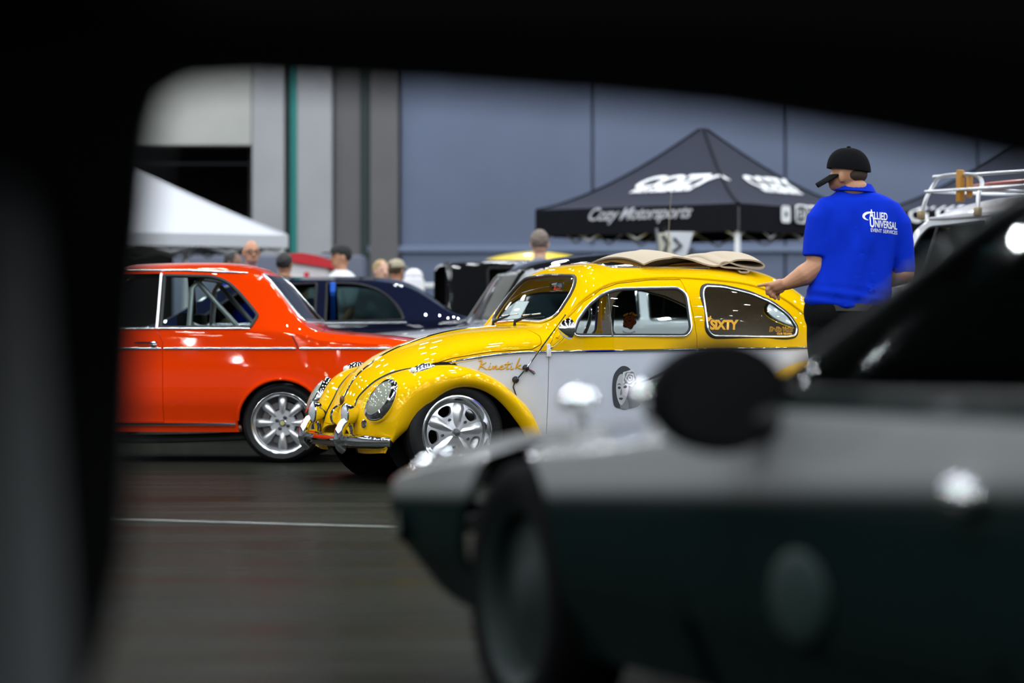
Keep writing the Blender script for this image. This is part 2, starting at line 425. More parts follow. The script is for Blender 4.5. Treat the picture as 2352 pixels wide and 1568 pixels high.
# ============================================================ the yellow two-tone beetle
def twotone():
    m = mat('beetle_two_tone', (0.82, 0.475, 0.001), .5, 0, 1.0, .02); nt = m.node_tree; N = nt.nodes; L = nt.links
    tc = N.new('ShaderNodeTexCoord'); sp = N.new('ShaderNodeSeparateXYZ'); L.new(tc.outputs['Object'], sp.inputs[0])
    def mth(op, a, b=None):
        n = N.new('ShaderNodeMath'); n.operation = op
        for i, x in enumerate((a, b)):
            if x is None: continue
            if isinstance(x, (int, float)): n.inputs[i].default_value = x
            else: L.new(x, n.inputs[i])
        return n.outputs[0]
    u, v, z = sp.outputs
    r = mth('MAXIMUM', mth('SUBTRACT', u, 1.4), 0); f = mth('MAXIMUM', mth('SUBTRACT', 1.4, u), 0)
    line = mth('SUBTRACT', mth('ADD', .768, mth('MULTIPLY', r, .0125)), mth('MULTIPLY', mth('MULTIPLY', f, f), .195))
    msk = mth('MULTIPLY', mth('LESS_THAN', z, line), mth('MULTIPLY', mth('GREATER_THAN', u, .80), mth('GREATER_THAN', mth('ABSOLUTE', v), .40)))
    mx = N.new('ShaderNodeMix'); mx.data_type = 'RGBA'; mx.inputs[6].default_value = (0.82, 0.475, 0.001, 1); mx.inputs[7].default_value = (.58, .61, .69, 1)
    L.new(msk, mx.inputs[0]); L.new(mx.outputs[2], N['Principled BSDF'].inputs['Base Color']); return m
paint2 = twotone()
yellow = mat('beetle_yellow', (0.82, 0.475, 0.001), .5, 0, 1.0, .02)
tan = mat('tan_headliner', (0.74, 0.63, 0.54), .9, noise=(40, .06))
PSI = math.radians(22.5)
bt = thing('classic_compact_car', 'yellow and white rounded classic compact car with rolled-back fabric sunroof', 'car', (-1.3306, 16.988, 0), PSI)

us = [.29, .305, .329, .356, .406, .493, .624, .807, .991, 1.163, 1.295, 1.40, 1.455, 1.52, 1.59, 1.65, 1.70, 1.75, 1.82, 1.92, 2.1, 2.4, 2.65, 2.9, 3.05, 3.17, 3.28, 3.40, 3.52, 3.66, 3.78, 3.85]
wts = [.33, .40, .455, .51, .594, .675, .759, .83, .881, .907, .918, .928, .935, .999, 1.10, 1.185, 1.245, 1.282, 1.305, 1.318, 1.328, 1.332, 1.325, 1.305, 1.278, 1.235, 1.175, 1.08, .97, .80, .62, .48]
Wt = pch(us, wts)
Vb = pch([.29, .33, .41, .5, .62, .8, 1.0, 1.2, 1.41, 1.6, 1.9, 2.4, 2.8, 3.1, 3.35, 3.6, 3.75, 3.85], [.26, .29, .33, .37, .43, .50, .55, .60, .655, .685, .70, .70, .68, .63, .55, .41, .30, .22])
Wb = pch([.29, .33, .41, .5, .69, .84, 1.06, 1.34, 1.6, 3.0, 3.35, 3.65, 3.85], [.26, .36, .47, .56, .675, .725, .762, .783, .79, .79, .75, .6, .38])
Pe = pch([.29, .6, 1.2, 1.42, 1.55, 1.68, 1.9, 2.6, 3.2, 3.85], [2.3, 2.2, 2.4, 2.8, 3.8, 3.6, 2.9, 2.8, 2.4, 2.1])
uu = np.unique(np.round(np.concatenate([np.linspace(.29, .5, 22), np.linspace(.5, 1.4, 46), np.linspace(1.4, 1.9, 40), np.linspace(1.9, 3.85, 84)]), 5))
P = []
for u in uu:
    vb, wb, wt, p = float(Vb(u)), float(Wb(u)), float(Wt(u)), float(Pe(u)); ws = .20
    half = [(vb * (.93 + .07 * math.sin(PI/2 * k / 9)), ws + (wb - ws) * k / 9) for k in range(9)]
    for k in range(31):
        t = PI/2 * k / 30; half.append((vb * max(math.cos(t), 0) ** (2/p), wb + (wt - wb) * math.sin(t) ** (2/p)))
    half[-1] = (0, wt)
    P.append([(u, -a, b) for a, b in half] + [(u, a, b) for a, b in half[::-1][1:]])
BS = Shell(P, .014)
# outlines in the side view
door = [(1.408, .27), (1.408, .80), (1.455, .865), (1.535, .955), (1.645, 1.065), (1.76, 1.14), (1.89, 1.178), (2.13, 1.203), (2.318, 1.206), (2.343, 1.0), (2.362, .85), (2.362, .5), (2.33, .27)]
dwin = rounded([(1.545, .864), (1.585, .955), (1.66, 1.048), (1.76, 1.118), (1.87, 1.148), (2.28, 1.157), (2.322, 1.12), (2.326, .90), (2.29, .862)], [.05, .02, .05, .05, .05, .04, .03, .03, .03])
qwin = rounded([(2.428, 1.12), (2.462, 1.170), (2.60, 1.164), (2.77, 1.128), (2.92, 1.070), (3.035, .992), (3.088, .915), (3.075, .868), (3.01, .858), (2.47, .862), (2.435, .895)], .035)
wind = rounded([(-.50, .985), (-.49, 1.14), (-.40, 1.225), (0, 1.238), (.40, 1.225), (.49, 1.14), (.50, .985), (.38, .952), (0, .965), (-.38, .952)], [.05, .06, .1, .1, .1, .06, .05, .1, .1, .1])
rwin = [(.36 * math.cos(a) , 1.005 + .115 * math.sin(a)) for a in np.linspace(0, 2*PI, 33)[:-1]]
hood = [(.20, .27), (.30, .34), (.36, .445), (.45, .535), (.55, .612), (.69, .683), (.842, .733), (1.063, .770), (1.31, .786), (1.36, .815), (1.37, .86), (1.355, .90), (1.35, 1.1), (.2, 1.1)]
roofo = rounded([(1.90, -.42), (1.90, .42), (2.62, .42), (2.62, -.42)], .08)
wcut = [cutter(dwin, 'y', -1, 1), cutter(qwin, 'y', -1, 1), cutter(wind, 'x', 1.42, 1.80), cutter(rwin, 'x', 3.0, 3.7)]
body = cut(BS.copy(), wcut + [cutter(inset(door, -.004), 'y', -1, -.3), cutter(inset(door, -.004), 'y', .3, 1), cutter(inset(hood, -.005), 'y', -1, 1), cutter(roofo, 'z', 1.15, 1.6)])
BS.nor(body)
for p in body.polygons:                       # tan lining inside behind the doors
    if p.material_index == 1: p.material_index = 1 if (p.center.x > 2.36 or p.center.z > 1.22) else 2
put('body', body, [paint2, tan, yellow], bt, 'keep')
hd = BS.nor(cut(BS.copy(), [cutter(hood, 'y', -1, 1)], 'INTERSECT')); hoodo = put('hood', hd, [yellow, yellow], bt, 'keep')
doors = []
for sg in (-1, 1):
    lo, hi = (-1, -.3) if sg < 0 else (.3, 1)
    d = cut(cut(BS.copy(), [cutter(door, 'y', lo, hi)], 'INTERSECT'), [cutter(dwin, 'y', -1, 1)])
    doors.append(put('door', BS.nor(d), [paint2, yellow], bt, 'keep'))
    gl = cut(BS.copy(), [cutter(inset(dwin, -.002), 'y', lo, hi)], 'INTERSECT'); put('window', BS.nor(gl), [glass, glass], doors[-1], 'keep')
    ql = cut(BS.copy(), [cutter(inset(qwin, -.002), 'y', lo, hi)], 'INTERSECT'); qo = put('quarter_window', BS.nor(ql), [glass, glass], bt, 'keep')
    put('rubber_seal', ring_on(BS, inset(qwin, -.004), .013, sg, -.002), rubber, qo); put('chrome_trim', ring_on(BS, inset(qwin, .002), .0065, sg, .008), bright, qo)
    put('window_trim', ring_on(BS, inset(dwin, -.002), .007, sg, .006), bright, doors[-1]); put('window_seal', ring_on(BS, inset(dwin, .008), .007, sg, .0), rubber, doors[-1])
    g = G(); g.tube([BS.side(1.797, 1.13, sg, .003), BS.side(1.803, .866, sg, .003)], .007, 8); put('vent_divider', g, chrome, doors[-1])
    # drip rail over the doors
    gp = spline([(1.47, .862), (1.535, .965), (1.64, 1.078), (1.755, 1.152), (1.89, 1.192), (2.127, 1.216), (2.376, 1.219), (2.719, 1.200), (2.899, 1.172), (3.05, 1.115), (3.2, 1.03), (3.33, .93)], 4) if False else None
    pts = [Vector((p[0], 0, p[1])) for p in ((1.46, .85), (1.535, .965), (1.64, 1.078), (1.755, 1.152), (1.89, 1.192), (2.127, 1.216), (2.376, 1.219), (2.719, 1.194), (2.899, 1.155), (3.04, 1.09), (3.16, 1.01), (3.24, .94))]
    g = G(); g.tube([BS.side(p.x, p.z, sg, .004) for p in spline(pts, 6)], .009, 8); put('drip_rail', g, yellow, bt)
    # belt moulding on wing, door and rear quarter
    def belt(u): return .768 + .0125 * max(u - 1.4, 0) - .195 * max(1.4 - u, 0) ** 2
    for a, b, par in ((.80, 1.40, bt), (1.415, 2.355, doors[-1]), (2.37, 3.40, bt)):
        g = G(); g.tube([BS.side(u, belt(u), sg, .004) for u in np.linspace(a, b, 26)], .009, 8, sq=(.7, 1.1)); put('belt_moulding', g, chrome, par)
    # welt between fender and body, hinge, sill
    g = G(); g.box((1.88, sg * .70, .235), (.98, .14, .03), .012); put('running_board', g, rubber, bt)
    g = G(); g.box((1.40, sg * .664, .80), (.018, .02, .03), .004).box((1.40, sg * .672, .765), (.024, .018, .05), .004); put('hinge', g, mat('white_enamel', (.75, .76, .78), .3), doors[-1])
wl = cut(BS.copy(), [cutter(inset(wind, -.002), 'x', 1.42, 1.80)], 'INTERSECT'); wo = put('windshield', BS.nor(wl), [glass, glass], bt, 'keep')
rl = cut(BS.copy(), [cutter(inset(rwin, -.002), 'x', 3.0, 3.7)], 'INTERSECT'); ro = put('rear_window', BS.nor(rl), [glass, glass], bt, 'keep')
def front_pt(v, w, lo, hi, off):
    sgn = 1 if lo < 2.4 else -1
    h = BS.bv.ray_cast(Vector((lo if sgn > 0 else hi, v, w)), Vector((sgn, 0, 0))); return Vector((h[0].x - sgn * off, v, w)) if h[0] else Vector((lo, v, w))
for poly, lo, hi, par in ((wind, 1.40, 1.9, wo), (rwin, 3.0, 3.8, ro)):
    pts = [front_pt(p[0], p[1], lo, hi, .004) for p in inset(poly, -.003)]; g = G(); g.tube(pts, .012, 8, True); put('rubber_seal', g, rubber, par)
    pts = [front_pt(p[0], p[1], lo, hi, .010) for p in inset(poly, -.005)]; g = G(); g.tube(pts, .0075, 8, True); put('chrome_trim', g, bright, par)
# sunroof edge and folded fabric
pts = [BS.bv.ray_cast(Vector((p[0], p[1], 3)), Vector((0, 0, -1)))[0] + Vector((0, 0, .003)) for p in roofo]; g = G(); g.tube(pts, .011, 8, True); put('sunroof_frame', g, alloy_pol, bt)
fab = mat('khaki_canvas', (0.42, 0.34, 0.25), .9, bump=(300, .2))
fp2 = [(2.12, 1.300), (2.20, 1.328), (2.32, 1.342), (2.44, 1.328), (2.54, 1.302), (2.62, 1.295), (2.70, 1.318), (2.76, 1.338), (2.85, 1.340), (2.92, 1.327), (2.945, 1.307), (2.93, 1.290), (2.88, 1.288), (2.78, 1.302), (2.70, 1.322), (2.655, 1.316), (2.645, 1.300), (2.67, 1.290), (2.75, 1.287), (2.81, 1.284), (2.84, 1.275), (2.83, 1.264), (2.79, 1.262), (2.775, 1.270)]
fl = spline([Vector((p[0], 0, p[1])) for p in fp2], 5); Pf = []
for k, yv in enumerate(np.linspace(-.46, .46, 25)):
    q = 1 - (yv / .46) ** 2
    Pf.append([(p.x + .03 * q * (p.x - 2.12), yv * (1 + .01 * math.sin(9 * p.x)), p.z + .055 * q + .006 * math.sin(14 * yv + 6 * p.x) * (p.x > 2.3)) for p in fl])
me = evalmesh((lambda g: (g.grid(Pf), g.mesh())[1])(G()), [('SOLIDIFY', dict(thickness=.010, offset=0))]); put('folded_fabric', me, fab, bt, 50, 'khaki canvas sunroof folded at the back of the roof')

# fenders: arched sheets swept round the wheels
def fender(cu, cw, phis, Ro, vin, Rl, vl, bulge, sgn, mirror=False, n=46, name='front_fender'):
    fo, fi, fl_, fv, fb, fk = pch(phis, Ro), pch(phis, vin), pch(phis, Rl), pch(phis, vl), pch(phis, bulge), pch(phis, KR); P = []
    for ph in np.linspace(phis[0], phis[-1], 72):
        a = math.radians(ph); ca, sa = (math.cos(a), math.sin(a)); row = []
        if mirror: ca = -ca
        R0, v0, R2, v2, bb = float(fo(ph)), float(fi(ph)), float(fl_(ph)), float(fv(ph)), float(fb(ph))
        if name == 'front_fender': v0 = min(v0, abs(BS.side(cu + R0 * ca, cw + R0 * sa).y) - .004)
        c0 = np.array((R0, v0)); c1 = np.array((R0 + bb * .35, v0 + (v2 - v0) * .45)); kk = float(fk(ph)); c2 = np.array((R0 * (1 - kk) + R2 * kk + bb * .2, v2 + .035 - kk * .05)); c3 = np.array((R0 * .38 + R2 * .62, v2 + .045)); c4 = np.array((R2, v2)); c5 = np.array((R2 + .012, v2 - .03))
        for q in chaikin([c0, c1, c2, c3, c4, c5], 3): row.append((cu + q[0] * ca, sgn * q[1], cw + q[0] * sa))
        P.append(row)
    if sgn > 0: P = P[::-1]
    if mirror: P = P[::-1]
    return Shell(P, .008)
PH = [-12, 0, 14, 32, 55, 75, 91, 111, 129, 145, 160, 175, 187, 196]
KR = [.15, .18, .22, .25, .27, .28, .28, .27, .26, .28, .34, .44, .6, .7]
RO = [.60, .535, .495, .436, .400, .385, .385, .400, .435, .462, .478, .482, .478, .47]
VI = [.655, .655, .65, .64, .60, .56, .53, .48, .42, .37, .32, .285, .27, .26]
RL = [.46, .405, .350, .312, .284, .266, .254, .240, .232, .236, .250, .280, .345, .415]
VL = [.74, .745, .75, .75, .75, .75, .745, .74, .73, .715, .70, .68, .64, .60]
BU = [.0, .01, .015, .02, .03, .035, .035, .04, .05, .055, .05, .045, .03, .02]
FS = {}
for sg in (-1, 1):
    FS[sg] = fender(.795, .30, PH, RO, VI, RL, VL, BU, sg); fo_ = put('front_fender', FS[sg].nor(FS[sg].copy()), [yellow, black_in], bt, 'keep')
    edge = [Vector(p[0 if True else 0]) for p in FS[sg].P]; g = G(); g.tube([Vector((p.x, p.y, p.z + .002)) for p in edge], .007, 6); put('welt', g, rubber, fo_)
    rf = fender(3.19, .30, PH, [r + .02 for r in RO], [min(v + .0, .64) - .06 for v in VI], [.47, .40, .36, .33, .31, .30, .30, .30, .30, .30, .31, .33, .37, .41], VL, BU, sg, True)
    rfo = put('rear_fender', rf.nor(rf.copy()), [yellow, black_in], bt, 'keep')
    g = G(); g.tube([Vector(p[0]) for p in rf.P], .007, 6); put('welt', g, rubber, rfo)
    wl2 = [(.795 + (float(pch(PH, RO)(ph)) - .012) * math.cos(math.radians(ph)), .30 + (float(pch(PH, RO)(ph)) - .012) * math.sin(math.radians(ph))) for ph in np.linspace(-10, 120, 24)] + [(.62, .24), (.9, .22)]
    put('wheel_liner', decal(BS, wl2, sg, .003), black_in, bt, None)
    for cu in (.795, 3.19):
        g = G(); g.lathe([(.02, 0), (.38 if cu < 1 else .36, 0), (.36, -.01)], (cu, sg * (.515 if cu < 1 else .46), .33), 40); put('wheel_well', g, black_in, bt)
# headlights
for sg in (-1, 1):
    hdir = Vector((-.83, sg * .22, .50)).normalized(); hp = FS[sg].bv.ray_cast(Vector((.40, sg * .575, .475)) + hdir * .6, -hdir)[0]
    q = Vector((0, 0, 1)).rotation_difference(hdir).to_matrix().to_4x4()
    M = Matrix.Translation(hp + hdir * .012) @ q @ Matrix.Diagonal((1.18, .98, 1, 1))
    h = put('headlight', (lambda g: (g.lathe([(.092, -.07), (.114, -.04), (.118, 0), (.113, .014), (.096, .020), (.090, .008)], n=40, axis='z', M=M), g)[1])(G()), chrome, bt)
    g = G(); g.lathe([(.095, .012), (.085, .024), (.06, .034), (.03, .040), (.001, .042)], n=40, axis='z', M=M); put('lens', g, lens_m, h, 60)
    # turn signal pod on the fender crown
    g = G(); Pp = []
    for i in range(15):
        t = i / 14; r = .040 * math.sin(PI * min(t * 1.25 + .12, 1) ** .8) ** .7 if t < .7 else .040 * math.sin(PI * min(t * 1.25 + .12, 1) ** .8) ** .7
        r = .040 * (math.sin(PI * (0.18 + .82 * t)) ** .75 if t < 1 else 0) + .001
        Pp.append([(.555 + .155 * t, sg * (.60 + .85 * r * math.cos(a)), .640 + .042 * t + max(-.006, r * 1.05 * math.sin(a))) for a in np.linspace(0, 2*PI, 17)[:-1]])
    g.grid(Pp, cv=True); tsg = put('turn_signal', g, chrome, bt)
    g = G(); g.ell((.568, sg * .60, .658), (.018, .03, .022)); put('lens', g, mat('clear_lens', (.65, .66, .68), .1, 0, 1), tsg)
    # horn grille, fog lamp
    cc = FS[sg].bv.find_nearest(Vector((.345, sg * .46, .345))); q = Vector((0, 0, 1)).rotation_difference(Vector((-.9, sg * .3, .1))).to_matrix().to_4x4(); M = Matrix.Translation(cc[0]) @ q
    g = G(); g.lathe([(.021, -.01), (.026, .0), (.026, .008), (.018, .010), (.016, .002)], n=24, axis='z', M=M); hg = put('horn_grille', g, chrome, bt)
    g = G(); g.lathe([(.017, .004), (.001, .004)], n=20, axis='z', M=M); put('mesh_disc', g, mat('brown_mesh', (.05, .03, .015), .6), hg)
    fx, fy, fz = .262, sg * .30, .400
    g = G(); g.lathe([(.001, .075), (.022, .072), (.045, .055), (.058, .03), (.064, .0), (.068, -.012), (.062, -.020)], (fx, fy, fz), 32, 'x'); fg = put('fog_lamp', g, chrome, bt)
    g = G(); g.lathe([(.062, -.014), (.045, -.026), (.02, -.032), (.001, -.034)], (fx, fy, fz), 32, 'x'); put('lens', g, mat('fog_lens', (.55, .57, .6), .08, .2, 1), fg, 60)
    g = G(); g.tube([(fx + .02, fy, fz - .055), (fx + .03, fy, fz - .09), (fx + .03, fy, .27)], .014, 10); g.ell((fx + .02, fy, fz - .062), (.02, .02, .012)); put('stalk', g, chrome, fg)
    g = G(); g.tube([(.20, sg * .28, .235), (.50, sg * .28, .235)], .018, 8); put('bumper_bracket', g, black_pl, bt)
# bumper with overriders
def bump_u(v): a = abs(v); return .225 + .07 * (a / .7) ** 2 + (.17 * ((a - .50) / .2) ** 1.6 if a > .50 else 0)
prof = [(-.004, -.036), (.012, -.040), (.020, -.030), (.026, 0), (.020, .030), (.012, .040), (-.004, .036), (-.020, .026), (-.028, .0), (-.020, -.026)]
Pb = []
for v in np.concatenate([[-.665], np.linspace(-.66, .66, 49), [.665]]):
    k = .35 if abs(v) > .662 else 1; du = (bump_u(v + .01) - bump_u(v - .01)) / .02; nrm = np.array((-1, du)); nrm /= np.linalg.norm(nrm)
    Pb.append([(bump_u(v) + nrm[0] * a * k, v + nrm[1] * a * k, .245 + b * (1 if k == 1 else .5)) for a, b in [(-x, y) for x, y in prof]])
g = G(); g.grid(Pb, cv=True); g.add(Pb[0], [tuple(range(10))]); g.add(Pb[-1], [tuple(range(10))]); bo = put('bumper', g, chrome, bt)
for v in (-.33, .33):
    x = bump_u(v); g = G(); g.tube(spline([(x - .005, v, .185), (x - .035, v, .21), (x - .042, v, .25), (x - .035, v, .30), (x - .012, v, .345), (x + .01, v, .358)], 5), [.018] + [.026] * 8 + [.032] * 8 + [.030] * 7 + [.02] * 2, 14, sq=(1, 1)); put('overrider', g, chrome, bo)
g = G(); Pr = [[(4.02 - .2 * abs(v) ** 2.4 + a, v, .30 + b) for a, b in prof] for v in np.linspace(-.72, .72, 25)]; g.grid(Pr, cv=True); g.add(Pr[0], [tuple(range(10))]); g.add(Pr[-1], [tuple(range(10))]); put('rear_bumper', g, chrome, bt)
for sg in (-1, 1): g = G(); g.tube([(3.7, sg * .28, .3), (4.0, sg * .28, .3)], .018, 8); put('bumper_bracket', g, black_pl, bt)
# hood trim, handle, badge
tr = [(u, float(Wt(u)) + .004) for u in np.linspace(.345, 1.33, 50)]; g = G(); g.tube([(a, 0, b) for a, b in tr], .008, 8, sq=(1.2, .8)); put('trim_strip', g, chrome, hoodo)
g = G(); g.tube(spline([(.325, 0, .448), (.290, 0, .43), (.268, 0, .395), (.272, 0, .355), (.292, 0, .335)], 6), [.007] * 3 + [.010] * 19 + [.012] * 3, 10); put('handle', g, chrome, hoodo)
g = G(); g.ell((.333, 0, .472), (.012, .028, .034)); put('badge', g, mat('badge_brown', (.09, .05, .02), .3, .5), hoodo)
# door mirror, wipers, aerial
g = G(); M = Matrix.Translation((1.455, -.80, .905)) @ Matrix.Rotation(math.radians(8), 4, 'Z')
g.lathe([(.001, -.055), (.02, -.045), (.05, -.015), (.062, .01), (.064, .022), (.055, .03), (.001, .03)], n=32, axis='x', M=M); mo = put('wing_mirror', g, chrome, doors[0])
g = G(); g.tube(spline([(1.46, -.79, .875), (1.445, -.75, .84), (1.42, -.69, .80), (1.405, -.672, .785)], 5), .006, 8); put('stalk', g, chrome, mo)
for yv, t in ((-.13, -1), (.22, -1)):
    b0 = Vector((1.405, yv, float(Wt(1.405)) + .012)); b1 = front_pt(yv - .05, .995, 1.4, 1.9, .02); b2 = front_pt(yv - .17, 1.0, 1.4, 1.9, .02); b3 = front_pt(yv + .08, .992, 1.4, 1.9, .02)
    g = G(); g.tube([b0 - Vector((0, 0, .02)), b0 + Vector((0, 0, .012)), b1], [.012, .011, .005], 8); wi = put('wiper', g, black_pl, bt); g = G(); g.tube([b2, b1, b3], .0045, 6); put('blade', g, alloy, wi)
pA, pB, pC_ = BS.side(1.270, .672, -1, .02), BS.side(1.212, .603, -1, .02), Vector((1.475, -.74, .985))
g = G(); g.tube([pB, pA, pA + (pC_ - pA) * .5, pC_], [.006, .006, .0045, .003], 8); g.ell(pC_, (.006, .006, .006)); ae = put('aerial', g, chrome, bt)
for p in (pA, pB): g = G(); g.ell(p - Vector((0, -.012, 0)), (.021, .02, .021)); put('grommet', g, rubber, ae)
g = G(); g.tube([BS.side(a, b, -1, .006) for a, b in ((1.208, .59), (1.20, .56), (1.225, .49), (1.25, .43), (1.26, .40))], .004, 6); put('cable', g, rubber, ae)
g = G()
for k, (a, b) in enumerate(((1.32, .650), (1.325, .640), (1.318, .635))): g.tube(spline([pA, BS.side(1.29, .665 - .004 * k, -1, .014), BS.side(a, b, -1, .012)], 4), .0025, 6, mi=k)
put('loose_wires', g, [mat('red_wire', (.5, .05, .02), .5), mat('blue_wire', (.03, .12, .25), .5), rubber], ae)
# lettering on the wing: hand-drawn gold script
gold = mat('gold_leaf', (.62, .33, .015), .5)
scr = [[(.02, .95), (.20, 1.02), (.16, .55), (.02, .02)], [(.50, .80), (.30, .62), (.14, .45), (.30, .28), (.48, .06), (.60, .04)],
       [(.72, .45), (.66, .12), (.74, .04), (.84, .14)], [(.76, .68), (.78, .70)],
       [(.90, .42), (.94, .06), (1.02, .36), (1.12, .40), (1.12, .10), (1.22, .08), (1.30, .18)],
       [(1.34, .24), (1.52, .34), (1.46, .46), (1.36, .30), (1.38, .06), (1.56, .12), (1.66, .24)],
       [(1.86, .92), (1.78, .40), (1.78, .08), (1.92, .12)], [(1.62, .58), (2.02, .66)],
       [(2.06, .46), (2.02, .12), (2.10, .06), (2.20, .18)], [(2.10, .70), (2.12, .73)],
       [(2.56, 1.30), (2.42, .70), (2.32, .05)], [(2.66, .55), (2.44, .34), (2.58, .12), (2.72, .10)]]
g = G()
for st in scr:
    pts = [BS.side(.995 + p.x * .094, .664 + p.y * .053 + .0 * p.x, -1, .003) for p in spline([(a, b, 0) for a, b in st], 5)]
    n_ = len(pts); g.tube(pts, [.0026 + .0022 * math.sin(PI * (i + .5) / n_) for i in range(n_)], 6)
put('script_lettering', g, gold, bt, label='gold hand-painted script reading Kinetik')
# airbrushed portrait on the door: woman with a rose in her hair, and a wing
ab = {k: mat('airbrush_' + k, c, .4) for k, c in dict(dark=(.055, .06, .07), mid=(.20, .21, .23), skin=(.48, .49, .52), pale=(.62, .63, .66), wing=(.45, .46, .50)).items()}
nd = doors[0]
def dpoly(name, pts, off, m_, par, sm=4):
    pts = [(p.x, p.y) for p in spline([(a, b, 0) for a, b in pts], sm, True)] if sm else pts
    return put(name, decal(BS, pts, -1, off), m_, par, None)
def pu(x, y): return (1.804 + x * .17, .679 - y * .25)   # portrait box
def pp(L): return [pu(*p) for p in L]
hair = dpoly('airbrushed_portrait', pp([(.30, .0), (.55, .0), (.78, .14), (.92, .38), (1.0, .60), (1.1, .9), (.8, 1.0), (.35, 1.0), (.12, .95), (.03, .75), (.0, .45), (.06, .18)]), .0030, ab['dark'], nd)
hair['label'] = 'grey airbrushed picture of a woman with a rose in her hair'
dpoly('face', pp([(.30, .18), (.50, .22), (.62, .42), (.60, .65), (.48, .85), (.34, .92), (.20, .75), (.14, .50), (.18, .30)]), .0042, ab['skin'], hair)
dpoly('neck', pp([(.36, .80), (.56, .75), (.66, 1.0), (.34, 1.0)]), .0040, ab['mid'], hair)
dpoly('eye', pp([(.20, .50), (.27, .47), (.33, .51), (.26, .54)]), .0050, ab['dark'], hair); dpoly('eye', pp([(.42, .49), (.50, .45), (.57, .48), (.49, .52)]), .0050, ab['dark'], hair)
dpoly('eyebrow', pp([(.17, .44), (.26, .40), (.34, .45), (.26, .425)]), .0050, ab['dark'], hair); dpoly('eyebrow', pp([(.41, .43), (.51, .37), (.60, .42), (.51, .40)]), .0050, ab['dark'], hair)
dpoly('nose', pp([(.35, .52), (.38, .65), (.33, .68), (.30, .65)]), .0050, ab['mid'], hair); dpoly('mouth', pp([(.26, .76), (.34, .74), (.43, .76), (.35, .80)]), .0050, ab['dark'], hair)
for k, (r, m_) in enumerate(((.30, 'pale'), (.23, 'mid'), (.185, 'pale'), (.125, 'mid'), (.085, 'pale'), (.04, 'dark'))):
    dpoly('rose_petal', pp([(.66 + .98 * r * (1 + .13 * math.cos(5 * a + k)) * math.cos(a + k * .4), .27 + .66 * r * (1 + .13 * math.cos(5 * a + k)) * math.sin(a + k * .4)) for a in np.linspace(0, 2*PI, 16)[:-1]]), .0050 + .0005 * k, ab[m_], hair)
for k in range(9):
    x0, y0 = 1.99 + .004 * k, .585 - .018 * k; L = .27 - .012 * k; an = math.radians(24 - 7 * k)
    ex, ey = x0 + L * math.cos(an), y0 + L * math.sin(an) * .8; nx, ny = -math.sin(an) * .011, math.cos(an) * .011
    dpoly('wing_feather', [(x0, y0), (x0 + (ex-x0)*.4 + nx*.6, y0 + (ey-y0)*.4 + ny*.6), (ex - .02 + nx, ey + ny), (ex, ey), (ex - .03 - nx, ey - ny), (x0 + (ex-x0)*.4 - nx, y0 + (ey-y0)*.4 - ny)], .003 + .0004 * k, ab['wing' if k % 2 else 'mid'], hair)
# window stickers
org = mat('sticker_orange', (.80, .38, .01), .5); rust = mat('sticker_rust', (.28, .05, .008), .5); blk = mat('sticker_black', (.01, .008, .008), .5)
def sticker_text(s, size, u, wv, sgn, m_, off, par, name, shear=0, bold=0, flip=1, arc=0, spacing=1.0):
    me = textmesh(s, size, shear, 0, 'CENTER', bold, spacing)
    def f(c):
        x, y = c.x, c.y
        if arc: a = x / arc; x, y = (arc + y) * math.sin(a), (arc + y) * math.cos(a) - arc
        return BS.side(u + flip * x, wv + y, sgn, off)
    return put(name, mapmesh(me, f), m_, par, None)
qn = [o for o in bt.children if o.name.startswith('quarter_window')]
sticker_text('SIXTY', .078, 2.545, .905, -1, blk, .006, qn[0], 'sticker_text', .1, .009, spacing=.9)
sticker_text('SIXTY', .078, 2.545, .905, -1, org, .0075, qn[0], 'sticker_text', .1, .004, spacing=.9)
g = G(); g.add([BS.side(2.455 + .017 * math.cos(a) * (1 + .4 * math.cos(5*a)), .965 + .017 * math.sin(a) * (1 + .4 * math.cos(5*a)), -1, .006) for a in np.linspace(0, 2*PI, 26)[:-1]], [tuple(range(25))]); put('sticker_star', g, org, qn[0], None)
sticker_text('Da Fin Vollin', .036, 2.96, .893, -1, org, .006, qn[0], 'sticker_text', .25, .0035, spacing=.95)
sticker_text('Da Fin Vollin', .036, 2.96, .893, -1, blk, .0075, qn[0], 'sticker_text', .25, .0005, spacing=.95)
sticker_text('CLUB TIJUANA', .016, 2.985, .873, -1, org, .006, qn[0], 'sticker_text', 0, .0012, spacing=1.1)
ru, rw = 2.548, .955
for k, (r, m_) in enumerate(((.046, blk), (.043, rust), (.030, blk), (.027, rust), (.016, blk), (.013, rust), (.005, blk))):
    pl = [BS.side(ru + r * (1 + .12 * math.cos(5 * a + 1.3 * k)) * math.cos(a), rw + .010 * k * .5 + r * .95 * (1 + .12 * math.cos(5 * a + 1.3 * k)) * math.sin(a), 1, -.016 - .001 * k) for a in np.linspace(0, 2*PI, 31)[:-1]]
    g = G(); g.add(pl, [tuple(range(30))]); put('rose_sticker', g, m_, qn[1], None)
sticker_text('out of hell', .022, ru, rw + .052, 1, org, -.017, qn[1], 'sticker_text', .1, .0006, 1, .07)
sticker_text('kustomwerks', .018, ru, rw - .075, 1, rust, -.017, qn[1], 'sticker_text', .1, .0005, 1, -.09)
